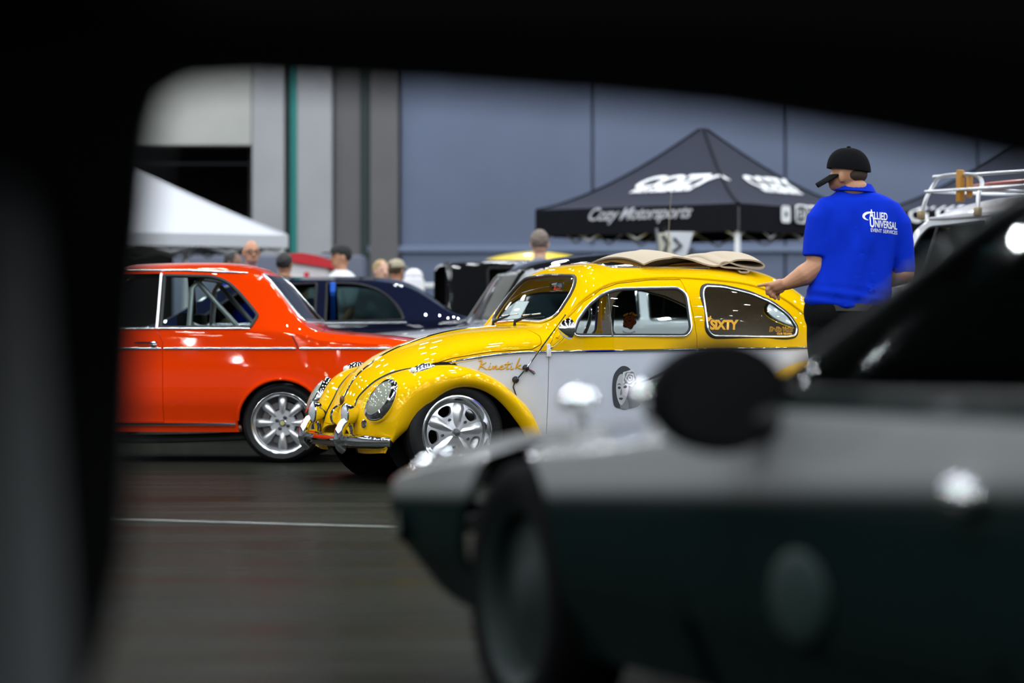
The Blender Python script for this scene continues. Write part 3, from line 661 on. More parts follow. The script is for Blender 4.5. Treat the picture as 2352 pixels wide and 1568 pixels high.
# interior
lea = mat('grey_upholstery', (.045, .045, .05), .5); 
for yv in (-.33, .33):
    st = put('front_seat', (lambda g: (g.box((2.02, yv, .40), (.48, .46, .14), .05, M=None), g)[1])(G()), lea, bt)
    g = G(); g.box((0, 0, .24), (.12, .46, .48), .05, M=Matrix.Translation((2.24, yv, .38)) @ Matrix.Rotation(math.radians(14), 4, 'Y')); put('backrest', g, lea, st)
g = G(); g.box((2.78, 0, .42), (.42, 1.14, .14), .05); rs = put('rear_seat', g, lea, bt); g = G(); g.box((0, 0, .18), (.12, 1.12, .36), .05, M=Matrix.Translation((3.0, 0, .46)) @ Matrix.Rotation(math.radians(16), 4, 'Y')); put('backrest', g, lea, rs)
g = G(); g.box((1.50, 0, .84), (.12, 1.14, .16), .04); put('dashboard', g, yellow, bt)
g = G(); g.box((1.95, 0, .25), (2.7, 1.10, .04)); put('floor_pan', g, black_in, bt)
M = Matrix.Translation((1.70, -.33, .88)) @ Matrix.Rotation(math.radians(-62), 4, 'Y'); g = G()
g.tube([M @ Vector((.19 * math.cos(a), .19 * math.sin(a), 0)) for a in np.linspace(0, 2*PI, 33)[:-1]], .011, 8, True)
for a in (0, 2.1, 4.2): g.tube([M @ Vector((0, 0, 0)), M @ Vector((.19 * math.cos(a), .19 * math.sin(a), 0))], .008, 6)
g.tube([M @ Vector((0, 0, 0)), Vector((1.5, -.33, .80))], .02, 8); put('steering_wheel', g, black_pl, bt)
g = G(); g.box((0, 0, 0), (.004, .20, .15), 0, M=Matrix.Translation((1.575, .24, 1.015)) @ Matrix.Rotation(math.radians(30), 4, 'Y')); tagp = put('windshield_card', g, mat('paper', (.72, .73, .78), .8), bt)
g = G(); g.box((0, 0, 0), (.02, .20, .06), .01, M=Matrix.Translation((1.74, 0, 1.17))); put('rear_view_mirror', g, chrome, bt)
# wheels
def beetle_wheel():
    t = thing('w', '', ''); return t
g = G(); g.lathe([(.150, .07), (.196, .05), (.200, -.045), (.212, -.062), (.219, -.070), (.221, -.078), (.212, -.080), (.204, -.070), (.198, -.052), (.190, -.038), (.172, -.035)], n=56); rim_me = g.mesh()
g = G(); g.lathe([(.001, -.058), (.035, -.058), (.06, -.052), (.10, -.050), (.14, -.046), (.174, -.036), (.176, -.010), (.12, -.02), (.06, -.025), (.001, -.025)], n=60, closed=True); disc = g.mesh()
cs = []
for k in range(5):
    a0 = math.radians(90 + 72 * k + 36); g = G(); pl = []
    for (r, da) in ((.115, -14), (.155, -17.5), (.166, -10), (.168, 0), (.166, 10), (.155, 17.5), (.115, 14), (.106, 0)):
        a = a0 + math.radians(da); pl.append((r * math.cos(a), r * math.sin(a)))
    cs.append(cutter(rounded(pl, .012, 3), 'y', -.2, .1))
disc_me = cut(disc, cs)
g = G()
for k in range(5):
    a = math.radians(90 + 72 * k); u_, z_ = math.cos(a), math.sin(a); n_ = (-z_, u_); rows = []
    for r, wd, hh in ((.03, .030, -.058), (.07, .028, -.068), (.11, .030, -.070), (.145, .036, -.064), (.173, .046, -.044)):
        rows.append([(u_ * r + n_[0] * wd * s_, y_, z_ * r + n_[1] * wd * s_) for s_, y_ in ((-1, hh + .020), (-.45, hh + .004), (0, hh - .004), (.45, hh + .004), (1, hh + .020))])
    g.grid(rows)
spk_me = g.mesh()
g = G(); g.lathe([(.001, -.062), (.008, -.062), (.010, -.045)], (0, 0, 0), 10); lug_me = g.mesh()
lugm = mat('dark_lug', (.12, .12, .13), .3, .8)
g = G(); g.lathe([(.001, -.074), (.02, -.073), (.026, -.066), (.028, -.05)], n=24); capm = g.mesh()
bty = wheel_tyre(.297, .17, .216)
for cu, v in ((.795, .645), (3.19, .63)):
    for sg in (-1, 1):
        wh = put('wheel', bty.copy(), tyre_m, bt); wh.location = (cu, sg * v, .297); wh.rotation_euler = (0, random.random() * 6.28 if (cu > 1 or sg > 0) else .14, PI if sg > 0 else 0)
        put('rim', rim_me.copy(), alloy_pol, wh); put('disc', disc_me.copy(), alloy, wh, 30); put('spokes', spk_me.copy(), alloy, wh, 60); put('hub_cap', capm.copy(), alloy_pol, wh)
        for k in range(5): a = math.radians(126 + 72 * k); lg = put('lug_nut', lug_me, lugm, wh); lg.location = (.085 * math.cos(a), 0, .085 * math.sin(a))
for cu in (.795, 3.19): g = G(); g.tube([(cu, -.6, .297), (cu, .6, .297)], .05, 10); put('axle', g, black_in, bt)
for sg in (-1, 1): g = G(); g.tube([(.45, sg * .3, .2), (.40, sg * .3, .17)], .01, 8); put('tow_hook', g, black_pl, bt)
# ============================================================ the orange coupe (rear half in view)
orange = mat('orange_paint', (0.74, 0.040, 0.001), .5, 0, 1.0, .02)
D2 = 19.44; x2 = (660 - 1176) / F * D2
oc = thing('orange_coupe', 'orange two-door coupe with chrome waist strip and silver eight-spoke wheels', 'car', (x2, D2 + .76, 0), math.radians(-3))
# u = 0 at the rear wheel, rear is +u
rows = [(-3.30, .24, .62, .42, .66, .70, .66, .74, .60, .76), (-3.22, .22, .68, .42, .74, .76, .72, .80, .64, .82), (-2.5, .21, .72, .45, .785, .80, .765, .87, .66, .885), (-1.75, .21, .72, .45, .795, .82, .775, .89, .68, .925),
        (-1.62, .21, .72, .45, .795, .86, .765, .95, .68, .965), (-1.25, .21, .72, .45, .795, .90, .765, 1.29, .58, 1.335), (-1.1, .21, .72, .45, .795, .90, .765, 1.325, .57, 1.378), (-.54, .21, .72, .45, .795, .905, .765, 1.33, .57, 1.390), (-.27, .21, .72, .45, .795, .905, .765, 1.305, .565, 1.362),
        (-.16, .21, .72, .45, .795, .900, .765, 1.265, .57, 1.318), (.17, .21, .72, .45, .795, .87, .765, .93, .66, .945), (.26, .21, .72, .45, .795, .84, .765, .895, .68, .915), (.6, .22, .71, .45, .785, .815, .755, .862, .68, .882), (.86, .24, .68, .45, .755, .785, .725, .835, .66, .852), (.95, .28, .62, .45, .69, .75, .67, .80, .62, .815)]
OS = loft_car(rows, 110, .02)
owin = rounded([(-.845, .915), (-.845, 1.296), (-.50, 1.288), (-.39, 1.25), (-.30, 1.17), (-.18, 1.035), (-.162, 1.005), (-.205, .925), (-.225, .915)], [.02, .02, .08, .08, .08, .03, .02, .01, .01])
ofwin = rounded([(-1.60, .915), (-1.30, 1.25), (-1.22, 1.295), (-.87, 1.30), (-.87, .915)], [.03, .05, .05, .01, .01])
orear = rounded([(-.50, 1.29), (.50, 1.29), (.60, .965), (-.60, .965)], .06)
owind = rounded([(-.50, 1.31), (.50, 1.31), (.60, 1.0), (-.60, 1.0)], .06)
odoor = [(-.862, 1.305), (-.862, .905), (-.84, .87), (-.82, .82), (-.815, .5), (-.815, .28), (-1.85, .28), (-1.85, .80), (-1.62, .905), (-1.30, 1.265), (-1.22, 1.305)]
arch = [(.305 * math.cos(a), .275 + .298 * math.sin(a)) for a in np.linspace(0, 2*PI, 41)[:-1]]
archf = [(p[0] - 2.5, p[1]) for p in arch]
tmp = cut(OS.copy(), [cutter(owin, 'y', -1, 1), cutter(ofwin, 'y', -1, 1), cutter(orear, 'x', -.2, .25), cutter(owind, 'x', -1.7, -1.15), cutter(arch, 'y', -1, 1), cutter(archf, 'y', -1, 1), cutter(inset(odoor, -.003), 'y', -1, -.3), cutter(inset(odoor, -.003), 'y', .3, 1)])
put('body', OS.nor(tmp), [orange, black_in], oc, 'keep')
for sg in (-1, 1):
    lo, hi = (-1, -.3) if sg < 0 else (.3, 1)
    d = put('door', OS.nor(cut(cut(OS.copy(), [cutter(odoor, 'y', lo, hi)], 'INTERSECT'), [cutter(ofwin, 'y', -1, 1)])), [orange, black_in], oc, 'keep')
    put('window', OS.nor(cut(OS.copy(), [cutter(inset(ofwin, -.002), 'y', lo, hi)], 'INTERSECT')), [glass, glass], d, 'keep')
    qq = put('quarter_window', OS.nor(cut(OS.copy(), [cutter(inset(owin, -.002), 'y', lo, hi)], 'INTERSECT')), [glass, glass], oc, 'keep')
    put('seal', ring_on(OS, inset(owin, .010), .013, sg, -.004), rubber, qq)
    g = G(); g.tube([OS.side(u, .919, sg, .004) for u in np.linspace(-.845, -.22, 10)], .009, 8); put('sill_trim', g, bright, qq)
    g = G(); g.tube([OS.side(u, .919, sg, .004) for u in np.linspace(-1.58, -.875, 10)], .009, 8); put('sill_trim', g, bright, d)
    g = G(); g.tube([OS.side(-.858, w_, sg, .008) for w_ in np.linspace(.915, 1.30, 8)], .013, 8); put('pillar_trim', g, bright, oc)
    g = G(); g.tube([OS.side(u, 1.322 - (.018 * max(0, (u + .7)) / .42), sg, .006) for u in np.linspace(-1.15, -.26, 20)], .009, 8); put('drip_rail', g, bright, oc)
    for a, b, par in ((-.81, .10, oc), (.125, .86, oc), (-1.84, -.825, d), (-3.1, -1.86, oc)):
        g = G(); g.tube([OS.side(u, .782, sg, .003) for u in np.linspace(a, b, 16)], .012, 8, sq=(.7, 1)); put('waist_strip', g, alloy_pol, par)
    g = G(); g.tube([OS.side(u, .262, sg, .004) for u in np.linspace(-2.1, -.32, 18)], .014, 8); put('sill_strip', g, chrome, oc)
    g = G(); g.tube([OS.side(a, b, sg, .0) for a, b in ((.075, .872), (.085, .85), (.11, .80), (.118, .775))], .005, 6); put('panel_seam', g, mat('seam_shadow', (.10, .008, .001), .6), oc)
    g = G(); g.tube([OS.side(u, .822, sg, .022) for u in np.linspace(-1.01, -.85, 6)], [.006, .009, .009, .009, .009, .006], 8); g.ell(OS.side(-.88, .808, sg, .012), (.026, .014, .022)); put('handle', g, chrome, d)
    g = G(); g.tube([OS.side(.305 * math.cos(a), .275 + .30 * math.sin(a), sg, .006) for a in np.linspace(.12, PI - .05, 30)], .012, 8); put('wheel_lip', g, orange, oc)
    # tail lamp, round
    g = G(); g.lathe([(.001, .03), (.05, .028), (.062, .015), (.066, -.01)], (.945, sg * .52, .66), 28, 'x'); put('tail_lamp', g, mat('red_lens', (.35, .005, .005), .1, 0, 1), oc)
for poly, lo, hi, nm in ((orear, -.2, .25, 'rear_window'), (owind, -1.7, -1.15, 'windshield')):
    gw = put(nm, OS.nor(cut(OS.copy(), [cutter(inset(poly, -.002), 'x', lo, hi)], 'INTERSECT')), [glass, glass], oc, 'keep'); pts = []
    for p in inset(poly, .0):
        h = OS.bv.ray_cast(Vector((hi + .3 if nm[0] == 'r' else lo - .2, p[0], p[1])), Vector((-1 if nm[0] == 'r' else 1, 0, 0))); pts.append(h[0] + Vector((.008 if nm[0] == 'r' else -.008, 0, 0)))
    g = G(); g.tube(pts, .013, 8, True); put('trim', g, bright, gw); g = G(); g.tube([p * 1 - Vector((.004 if nm[0] == 'r' else -.004, 0, .0)) + Vector((0, -p.y * .035, (1.12 - p.z) * .08)) for p in pts], .012, 8, True); put('seal', g, rubber, gw)
g = G(); g.box((.98, 0, .46), (.05, 1.5, .09), .03).box((-3.33, 0, .46), (.05, 1.45, .09), .03); put('bumpers', g, chrome, oc)
g = G(); g.box((-1.1, 0, .28), (2.6, 1.3, .04)); put('floor_pan', g, black_in, oc)
for yv in (-.33, .33): g = G(); g.box((-1.0, yv, .45), (.5, .46, .16), .05).box((-.78, yv, .68), (.14, .44, .46), .06).box((-.74, yv, .96), (.08, .24, .14), .03); put('front_seat', g, black_in, oc)
g = G(); g.box((-.25, 0, .48), (.45, 1.15, .16), .05).box((-.02, 0, .68), (.14, 1.15, .36), .06); put('rear_seat', g, black_in, oc)
g = G()
for sg in (-1, 1): g.tube([(-.72, sg * .5, .40), (-.66, sg * .5, 1.20), (-.60, sg * .44, 1.27)], .02, 8).tube([(-.62, sg * .47, 1.24), (-.05, sg * .45, .60)], .018, 8)
g.tube([(-.60, -.44, 1.27), (-.60, .44, 1.27)], .02, 8).tube([(-.66, -.48, .95), (-.1, .42, .66)], .018, 8).tube([(-.66, .48, .95), (-.1, -.42, .66)], .018, 8).tube([(-.67, -.5, .93), (-.67, .5, .93)], .018, 8); put('roll_cage', g, mat('grey_tube', (.30, .32, .33), .3, .5), oc)
# wheels with eight fat spokes
oty = wheel_tyre(.272, .185, .212)
g = G(); g.lathe([(.150, .07), (.192, .05), (.197, -.05), (.202, -.066), (.206, -.078), (.213, -.082), (.2135, -.074), (.190, -.05), (.186, -.045)], n=64); orim = g.mesh()
g = G(); g.lathe([(.214, -.081), (.208, -.084), (.196, -.081), (.190, -.072)], n=64); olip = g.mesh()
g = G(); g.lathe([(.001, -.034), (.085, -.034), (.092, -.026), (.092, .0), (.001, .0)], n=40); ohub = g.mesh()
g = G(); g.lathe([(.10, -.002), (.145, -.002), (.145, .006), (.10, .006)], n=40, closed=True); obrk = g.mesh()
g = G(); rows_ = []
for t in np.linspace(0, 1, 14):
    r = .062 + t * .128; wd = (.018 + .012 * min(1, t * 1.6)) * (math.sin(PI * min(.5, t * 2.2 + .06)) if t < .2 else 1) * (1 if t < .9 else .9); hh = -.036 - .016 * math.sin(PI * min(1, t * 1.1)) ** .6
    rows_.append([(r, -.028 + (hh + .022) * math.sin(a), wd * math.cos(a)) for a in np.linspace(0, PI, 11)])
g.grid(rows_); ospk = g.mesh()
g = G(); g.lathe([(.001, -.052), (.006, -.052), (.012, -.050), (.0135, -.034)], n=14); olug = g.mesh()
g = G(); g.lathe([(.001, -.046), (.020, -.046), (.025, -.042), (.027, -.033)], n=28); ocap = g.mesh()
g = G(); g.lathe([(.001, -.0475), (.015, -.0475), (.016, -.045)], n=24); obadge = g.mesh()
lug2 = mat('dark_steel_lug', (.07, .075, .08), .35, .8)
for cu in (0, -2.5):
    for sg in (-1, 1):
        wh = put('wheel', oty.copy(), tyre_m, oc); wh.location = (cu, sg * .675, .272); wh.rotation_euler = (0, 0, PI if sg > 0 else 0)
        put('rim', orim.copy(), alloy, wh); put('rim_lip', olip.copy(), alloy_pol, wh); put('hub', ohub.copy(), alloy, wh); put('brake_disc', obrk.copy(), mat('brake_iron', (.16, .15, .15), .4, .8), wh); put('centre_cap', ocap.copy(), alloy_pol, wh); put('cap_badge', obadge.copy(), mat('badge_yellow', (.45, .42, .18), .4), wh)
        for k in range(8): o = put('spoke', ospk, alloy, wh, 50); o.rotation_euler = (0, k * PI / 4, 0)
        for k in range(4): a = math.radians(65 + 90 * k); o = put('lug_nut', olug, lug2, wh); o.location = (.036 * 1.15 * math.cos(a), 0, .036 * 1.15 * math.sin(a))
for cu in (0, -2.5): g = G(); g.tube([(cu, -.6, .272), (cu, .6, .272)], .05, 10); put('axle', g, black_in, oc)
for cu in (0, -2.5): g = G(); g.lathe([(.02, 0), (.31, 0), (.31, -.02)], (cu, -.56, .30), 40); g.lathe([(.02, 0), (.31, 0), (.31, .02)], (cu, .56, .30), 40); put('wheel_well', g, black_in, oc)
g = G(); g.tube(spline([(-1.7, -.40, .20), (-1.2, -.42, .155), (-.6, -.42, .16), (.2, -.42, .2), (1.0, -.42, .22)], 6), .03, 8); put('exhaust_pipe', g, mat('exhaust_steel', (.35, .35, .36), .35, .9), oc)

# ============================================================ simple background cars from the same loft
def simple_car(name, label, loc, psi, rows, paint, swins, wr, rr, tyre_r, wheels, track, glassm=glass, roofm=None, inner=black_in, cat='car', trims=True):
    if glassm is glass: glassm = glassmat('tinted_glass', (.5, .58, .58))
    t = thing(name, label, cat, loc, math.radians(psi)); sh = loft_car(rows, 70, .02); cs = [cutter(p, 'y', -2, 2) for p in swins]
    fr = [(wr[0], wr[1], wr[2], 'windshield'), (rr[0], rr[1], rr[2], 'rear_window')] if wr else []
    for poly, lo, hi, nm in fr: cs.append(cutter(poly, 'x', lo, hi))
    for cu in wheels: cs.append(cutter([(cu + (tyre_r + .035) * math.cos(a), tyre_r + (tyre_r + .035) * math.sin(a)) for a in np.linspace(0, 2*PI, 33)[:-1]], 'y', -2, 2))
    b = sh.nor(cut(sh.copy(), cs)); mats = [paint, inner]
    if roofm:
        mats.append(roofm[0])
        for p in b.polygons:
            if p.material_index == 0 and p.center.z > roofm[1] and roofm[2] < p.center.x < roofm[3]: p.material_index = 2
    put('body', b, mats, t, 'keep')
    for p in swins:
        for sg in (-1, 1):
            lo, hi = (-2, -.2) if sg < 0 else (.2, 2); gw = put('window', sh.nor(cut(sh.copy(), [cutter(inset(p, -.002), 'y', lo, hi)], 'INTERSECT')), [glassm, glassm], t, 'keep')
            put('seal', ring_on(sh, inset(p, .004), .012, sg, .0), chrome if trims == 'chrome' else black_pl, gw)
    for poly, lo, hi, nm in fr: put(nm, sh.nor(cut(sh.copy(), [cutter(inset(poly, -.002), 'x', lo, hi)], 'INTERSECT')), [glassm, glassm], t, 'keep')
    ty = wheel_tyre(tyre_r, .2, tyre_r * .72); g = G(); r_ = tyre_r * .72
    g.lathe([(.001, -.06), (.05, -.06), (.07, -.045), (r_ * .85, -.035), (r_ * .9, -.07), (r_, -.088), (r_ * 1.01, -.07), (r_ * .95, .06)], n=40); rm = g.mesh()
    for cu in wheels:
        for sg in (-1, 1):
            wh = put('wheel', ty.copy(), tyre_m, t); wh.location = (cu, sg * track, tyre_r); wh.rotation_euler = (0, 0, PI if sg > 0 else 0); put('rim', rm.copy(), alloy, wh)
    u0, u1 = rows[0][0], rows[-1][0]; g = G(); g.box(((u0 + u1) / 2, 0, rows[2][1] + .06), ((u1 - u0) * .9, rows[2][2] * 1.6, .04)); put('floor_pan', g, black_in, t)
    for cu in wheels: g = G(); g.tube([(cu, -track, tyre_r), (cu, track, tyre_r)], .05, 8); put('axle', g, black_in, t)
    return t, sh
# navy sedan, facing left
navy = mat('navy_paint', (0.006, 0.008, 0.022), .25, 0.0, 1.0, .02)
nrows = [(-2.9, .25, .70, .45, .78, .66, .76, .70, .65, .72), (-2.7, .2, .78, .45, .84, .74, .82, .80, .68, .82), (-1.65, .18, .80, .45, .86, .86, .84, .92, .70, .95), (-1.45, .18, .80, .45, .87, .90, .85, .96, .70, .98), (-.75, .18, .80, .45, .87, .95, .85, 1.30, .58, 1.345), (-.3, .18, .80, .45, .87, .97, .85, 1.345, .57, 1.385), (.3, .18, .80, .45, .87, .985, .85, 1.345, .57, 1.39), (.62, .18, .80, .45, .87, .995, .85, 1.315, .57, 1.362), (.72, .18, .80, .45, .87, 1.0, .85, 1.285, .58, 1.33), (1.2, .2, .80, .45, .87, 1.01, .84, 1.04, .66, 1.06), (1.3, .2, .80, .45, .86, 1.0, .83, 1.03, .68, 1.045), (1.6, .22, .78, .45, .84, .97, .80, 1.0, .68, 1.02), (1.75, .3, .72, .5, .78, .90, .74, .95, .66, .965)]
nw1 = rounded([(-1.10, .955), (-.72, 1.24), (-.50, 1.305), (-.045, 1.325), (-.045, .975)], [.04, .06, .08, .02, .02]); nw2 = rounded([(.035, .985), (.035, 1.328), (.33, 1.318), (.52, 1.25), (.65, 1.12), (.71, 1.005)], [.02, .02, .1, .08, .08, .05])
nv, nsh = simple_car('navy_sedan', 'dark navy four-door sedan parked behind the orange coupe', ((735 - 1176) / F * 23.7, 24.6, 0), 0, nrows, navy, [nw1, nw2], (rounded([(-.52, 1.32), (.52, 1.32), (.66, 1.0), (-.66, 1.0)], .05), -1.5, -.7), (rounded([(-.50, 1.32), (.50, 1.32), (.62, 1.07), (-.62, 1.07)], .05), .66, 1.3), .31, (-1.85, .85), .76)
g = G(); g.tube([nsh.side(u, .978 + .012 * u, -1, .004) for u in np.linspace(-1.05, .72, 20)], .012, 8); put('belt_trim', g, mat('dull_chrome', (.4, .42, .46), .25, 1), nv)
M = Matrix.Translation((-.85, -.36, .92)) @ Matrix.Rotation(math.radians(-65), 4, 'Y'); 
g = G(); g.box((.55, 0, .78), (.16, 1.2, .5), .06); put('rear_seat', g, mat('violet_grey_seat', (.10, .09, .16), .6), nv)
for yv in (-.36, .36): g = G(); g.box((-.15, yv, .75), (.14, .46, .6), .06).box((-.11, yv, 1.12), (.09, .26, .16), .04); put('front_seat', g, mat('violet_grey_seat', (.10, .09, .16), .6), nv)
g = G(); g.box((.09, -.62, 1.16), (.045, .05, .34), .01); put('seat_belt', g, mat('blue_webbing', (.0, .09, .55), .7), nv)
# silver sedan with black roof directly behind the beetle
silv = mat('silver_grey_paint', (0.42, 0.42, 0.45), .3, .3, 1.0, .03); blackp = mat('black_gloss', (.008, .008, .009), .2, 0, 1.0, .02)
srows = [(-1.35, .3, .60, .45, .68, .66, .66, .70, .58, .72), (-1.2, .25, .70, .45, .78, .76, .75, .82, .62, .84), (-.15, .22, .76, .45, .82, .88, .80, .93, .66, .96), (-.03, .22, .77, .45, .84, .93, .81, .97, .68, .985), (.20, .22, .77, .45, .84, .96, .82, 1.34, .60, 1.38), (.40, .22, .77, .45, .84, .97, .82, 1.40, .60, 1.465), (1.2, .22, .77, .45, .84, .98, .82, 1.45, .60, 1.54), (1.75, .22, .77, .45, .84, .98, .82, 1.39, .60, 1.47), (2.35, .22, .77, .45, .84, .97, .81, 1.02, .66, 1.05), (3.0, .24, .75, .45, .82, .92, .79, .97, .66, .99), (3.2, .3, .66, .45, .74, .85, .72, .90, .62, .92)]
sw = [rounded([(.13, .985), (.33, 1.31), (.45, 1.36), (1.08, 1.38), (1.08, .995)], [.03, .05, .05, .02, .02]), rounded([(1.16, .995), (1.16, 1.38), (1.60, 1.34), (1.80, 1.22), (1.98, 1.0)], [.02, .02, .08, .06, .04])]
sv, ssh = simple_car('silver_sedan', 'silver vintage sedan with glossy black roof behind the yellow car', ((1112 - 1176) / F * 21.7, 22.45, 0), 9, srows, silv, sw, (rounded([(-.52, 1.35), (.52, 1.35), (.68, 1.0), (-.68, 1.0)], .05), -.1, .33), (rounded([(-.50, 1.33), (.50, 1.33), (.62, 1.08), (-.62, 1.08)], .05), 1.8, 2.4), .30, (-.65, 2.1), .70, roofm=(blackp, 1.385, .2, 2.0), trims='chrome')
g = G(); g.tube([(-.04, -.69, .985), (.18, -.61, 1.33), (.21, -.59, 1.36)], .022, 8).tube([(.21, -.59, 1.36), (.205, .59, 1.36)], .018, 8).tube([(-.04, .69, .985), (.18, .61, 1.33), (.21, .59, 1.36)], .022, 8); put('windshield_frame', g, chrome, sv)
g = G(); g.tube([ssh.side(.45, 1.385, -1, .004), ssh.side(1.2, 1.42, -1, .004), ssh.side(1.75, 1.36, -1, .004)], .012, 8); put('drip_rail', g, chrome, sv)
g = G(); g.box((-.04, -.90, .985), (.07, .16, .10), .02); mo = put('wing_mirror', g, chrome, sv); g = G(); g.tube([(-.03, -.88, .94), (.03, -.82, .93)], .01, 8); put('stalk', g, chrome, mo)
g = G(); pt = ssh.side(1.9, .97, 1, 0); g.tube([(1.55, .55, 1.02), (1.62, .55, 2.05)], [.006, .003], 6); put('aerial', g, mat('brass_rod', (.35, .30, .2), .3, .9), sv)
# boxy black wagon and a yellow van behind it
brows = [(-.05, .35, .72, .6, .80, 1.0, .80, 1.55, .70, 1.59), (0, .3, .78, .6, .86, 1.02, .86, 1.58, .74, 1.62), (.5, .3, .8, .6, .88, 1.02, .87, 1.595, .75, 1.635), (2.4, .3, .8, .6, .88, 1.02, .87, 1.595, .75, 1.635), (2.75, .3, .8, .6, .88, 1.02, .87, 1.18, .76, 1.24), (2.9, .3, .8, .6, .88, 1.0, .87, 1.04, .76, 1.08), (4.0, .3, .78, .6, .86, .96, .84, .99, .74, 1.02), (4.2, .4, .7, .6, .78, .9, .76, .94, .7, .96)]
bw = [rounded([(.35, 1.06), (.35, 1.54), (1.15, 1.56), (1.15, 1.06)], .05), rounded([(1.25, 1.06), (1.25, 1.56), (2.3, 1.57), (2.62, 1.2), (2.55, 1.06)], .05)]
bw_t, bsh = simple_car('black_wagon', 'black boxy wagon seen past the yellow car windshield', ((1016 - 1176) / F * 27.2, 28.1, 0), 6, brows, blackp, bw, (rounded([(-.6, 1.6), (.6, 1.6), (.7, 1.2), (-.7, 1.2)], .05), 2.45, 2.8), (rounded([(-.55, 1.5), (.55, 1.5), (.6, 1.08), (-.6, 1.08)], .05), -.2, .2), .36, (.75, 3.3), .78, glassm=glass_dark)
yrows = [(-.35, .35, .60, .6, .66, 1.1, .66, 1.35, .55, 1.42), (-.2, .3, .66, .6, .72, 1.1, .72, 1.60, .54, 1.68), (.1, .3, .68, .6, .74, 1.1, .74, 1.70, .50, 1.80), (.5, .3, .68, .6, .74, 1.1, .74, 1.73, .48, 1.845), (.9, .3, .68, .6, .74, 1.1, .74, 1.70, .5, 1.80), (1.2, .3, .68, .6, .74, 1.1, .74, 1.56, .52, 1.64), (1.5, .3, .68, .6, .74, 1.0, .74, 1.2, .6, 1.26), (2.2, .3, .66, .6, .72, .9, .70, 1.0, .6, 1.04), (2.35, .35, .58, .6, .64, .85, .62, .92, .55, .95)]
simple_car('yellow_van', 'small yellow van whose rounded roof shows above the black wagon', ((1128 - 1176) / F * 31, 32.0, 0), 4, yrows, mat('van_yellow', (.80, .58, .01), .35, 0, .6), [rounded([(.05, 1.15), (.05, 1.5), (.5, 1.55), (.5, 1.15)], .05), rounded([(.6, 1.15), (.6, 1.55), (1.0, 1.5), (1.2, 1.15)], .05)], (rounded([(-.4, 1.52), (.4, 1.52), (.5, 1.2), (-.5, 1.2)], .05), 1.15, 1.6), (rounded([(-.4, 1.5), (.4, 1.5), (.45, 1.2), (-.45, 1.2)], .05), -.5, .0), .28, (.2, 1.85), .62)

# ============================================================ silver camper bus with roof rack
busp = mat('bus_silver', (0.36, 0.37, 0.40), .35, .2, .8, .04); buswhite = mat('bus_roof_white', (.62, .63, .66), .35, 0, .8, .04)
r0 = [(-.06, .3, .66, .6, .70, 1.16, .70, 1.22, .64, 1.25), (0, .28, .74, .6, .80, 1.19, .80, 1.25, .70, 1.30), (.12, .26, .78, .6, .84, 1.21, .84, 1.45, .70, 1.52), (.26, .26, .8, .6, .86, 1.22, .86, 1.68, .68, 1.78), (.42, .26, .8, .6, .86, 1.22, .86, 1.76, .66, 1.88), (.8, .26, .8, .6, .86, 1.22, .86, 1.79, .66, 1.92), (2.4, .26, .8, .6, .86, 1.22, .86, 1.79, .66, 1.94), (3.9, .26, .8, .6, .86, 1.22, .86, 1.74, .66, 1.88), (4.15, .28, .76, .6, .82, 1.2, .80, 1.45, .68, 1.55), (4.22, .34, .7, .6, .76, 1.15, .74, 1.3, .64, 1.36)]
bwins = [rounded([(.20, 1.27), (.345, 1.62), (.42, 1.69), (1.02, 1.71), (.98, 1.27)], [.03, .04, .04, .03, .03]), rounded([(1.20, 1.27), (1.20, 1.71), (2.05, 1.71), (2.05, 1.27)], .06), rounded([(2.15, 1.27), (2.15, 1.71), (3.0, 1.71), (3.0, 1.27)], .06), rounded([(3.1, 1.27), (3.1, 1.70), (3.85, 1.67), (3.9, 1.27)], .06)]
DB = 21.6; bus, bsh2 = simple_car('camper_bus', 'silver camper bus with a roof rack parked at the far right', ((2010 - 1176) / F * DB + .70, DB + .50, 0), -55, r0, busp, bwins, (rounded([(-.6, 1.70), (.6, 1.70), (.7, 1.28), (-.7, 1.28)], .08), .0, .4), (rounded([(-.5, 1.62), (.5, 1.62), (.55, 1.25), (-.55, 1.25)], .06), 4.0, 4.3), .32, (.75, 3.15), .72, glassm=glassmat('bus_glass', (.35, .42, .42)), roofm=(buswhite, 1.77, .2, 4.2))
for sg in (-1, 1):
    g = G(); g.tube([bsh2.side(u, 1.752, sg, .008) for u in np.linspace(.40, 3.95, 24)], .014, 8); put('drip_rail', g, busp, bus)
    g = G(); g.tube([bsh2.side(u, 1.235, sg, .005) for u in np.linspace(.06, 4.1, 24)], .014, 8); put('belt_ridge', g, busp, bus)
    g = G(); g.tube([bsh2.side(.50, 1.28, sg, .006), bsh2.side(.52, 1.69, sg, .006)], .014, 8); put('quarterlight_bar', g, black_pl, bus)
    g = G(); g.tube([bsh2.side(1.09, w_, sg, .002) for w_ in np.linspace(.4, 1.74, 14)], .006, 6); put('door_seam', g, black_pl, bus)
rk = thing('roof_rack', 'silver tubular roof rack with leather strap on the camper bus', 'roof rack', bus.location, math.radians(-55))
steel = mat('galvanised_tube', (.55, .57, .60), .3, .7)
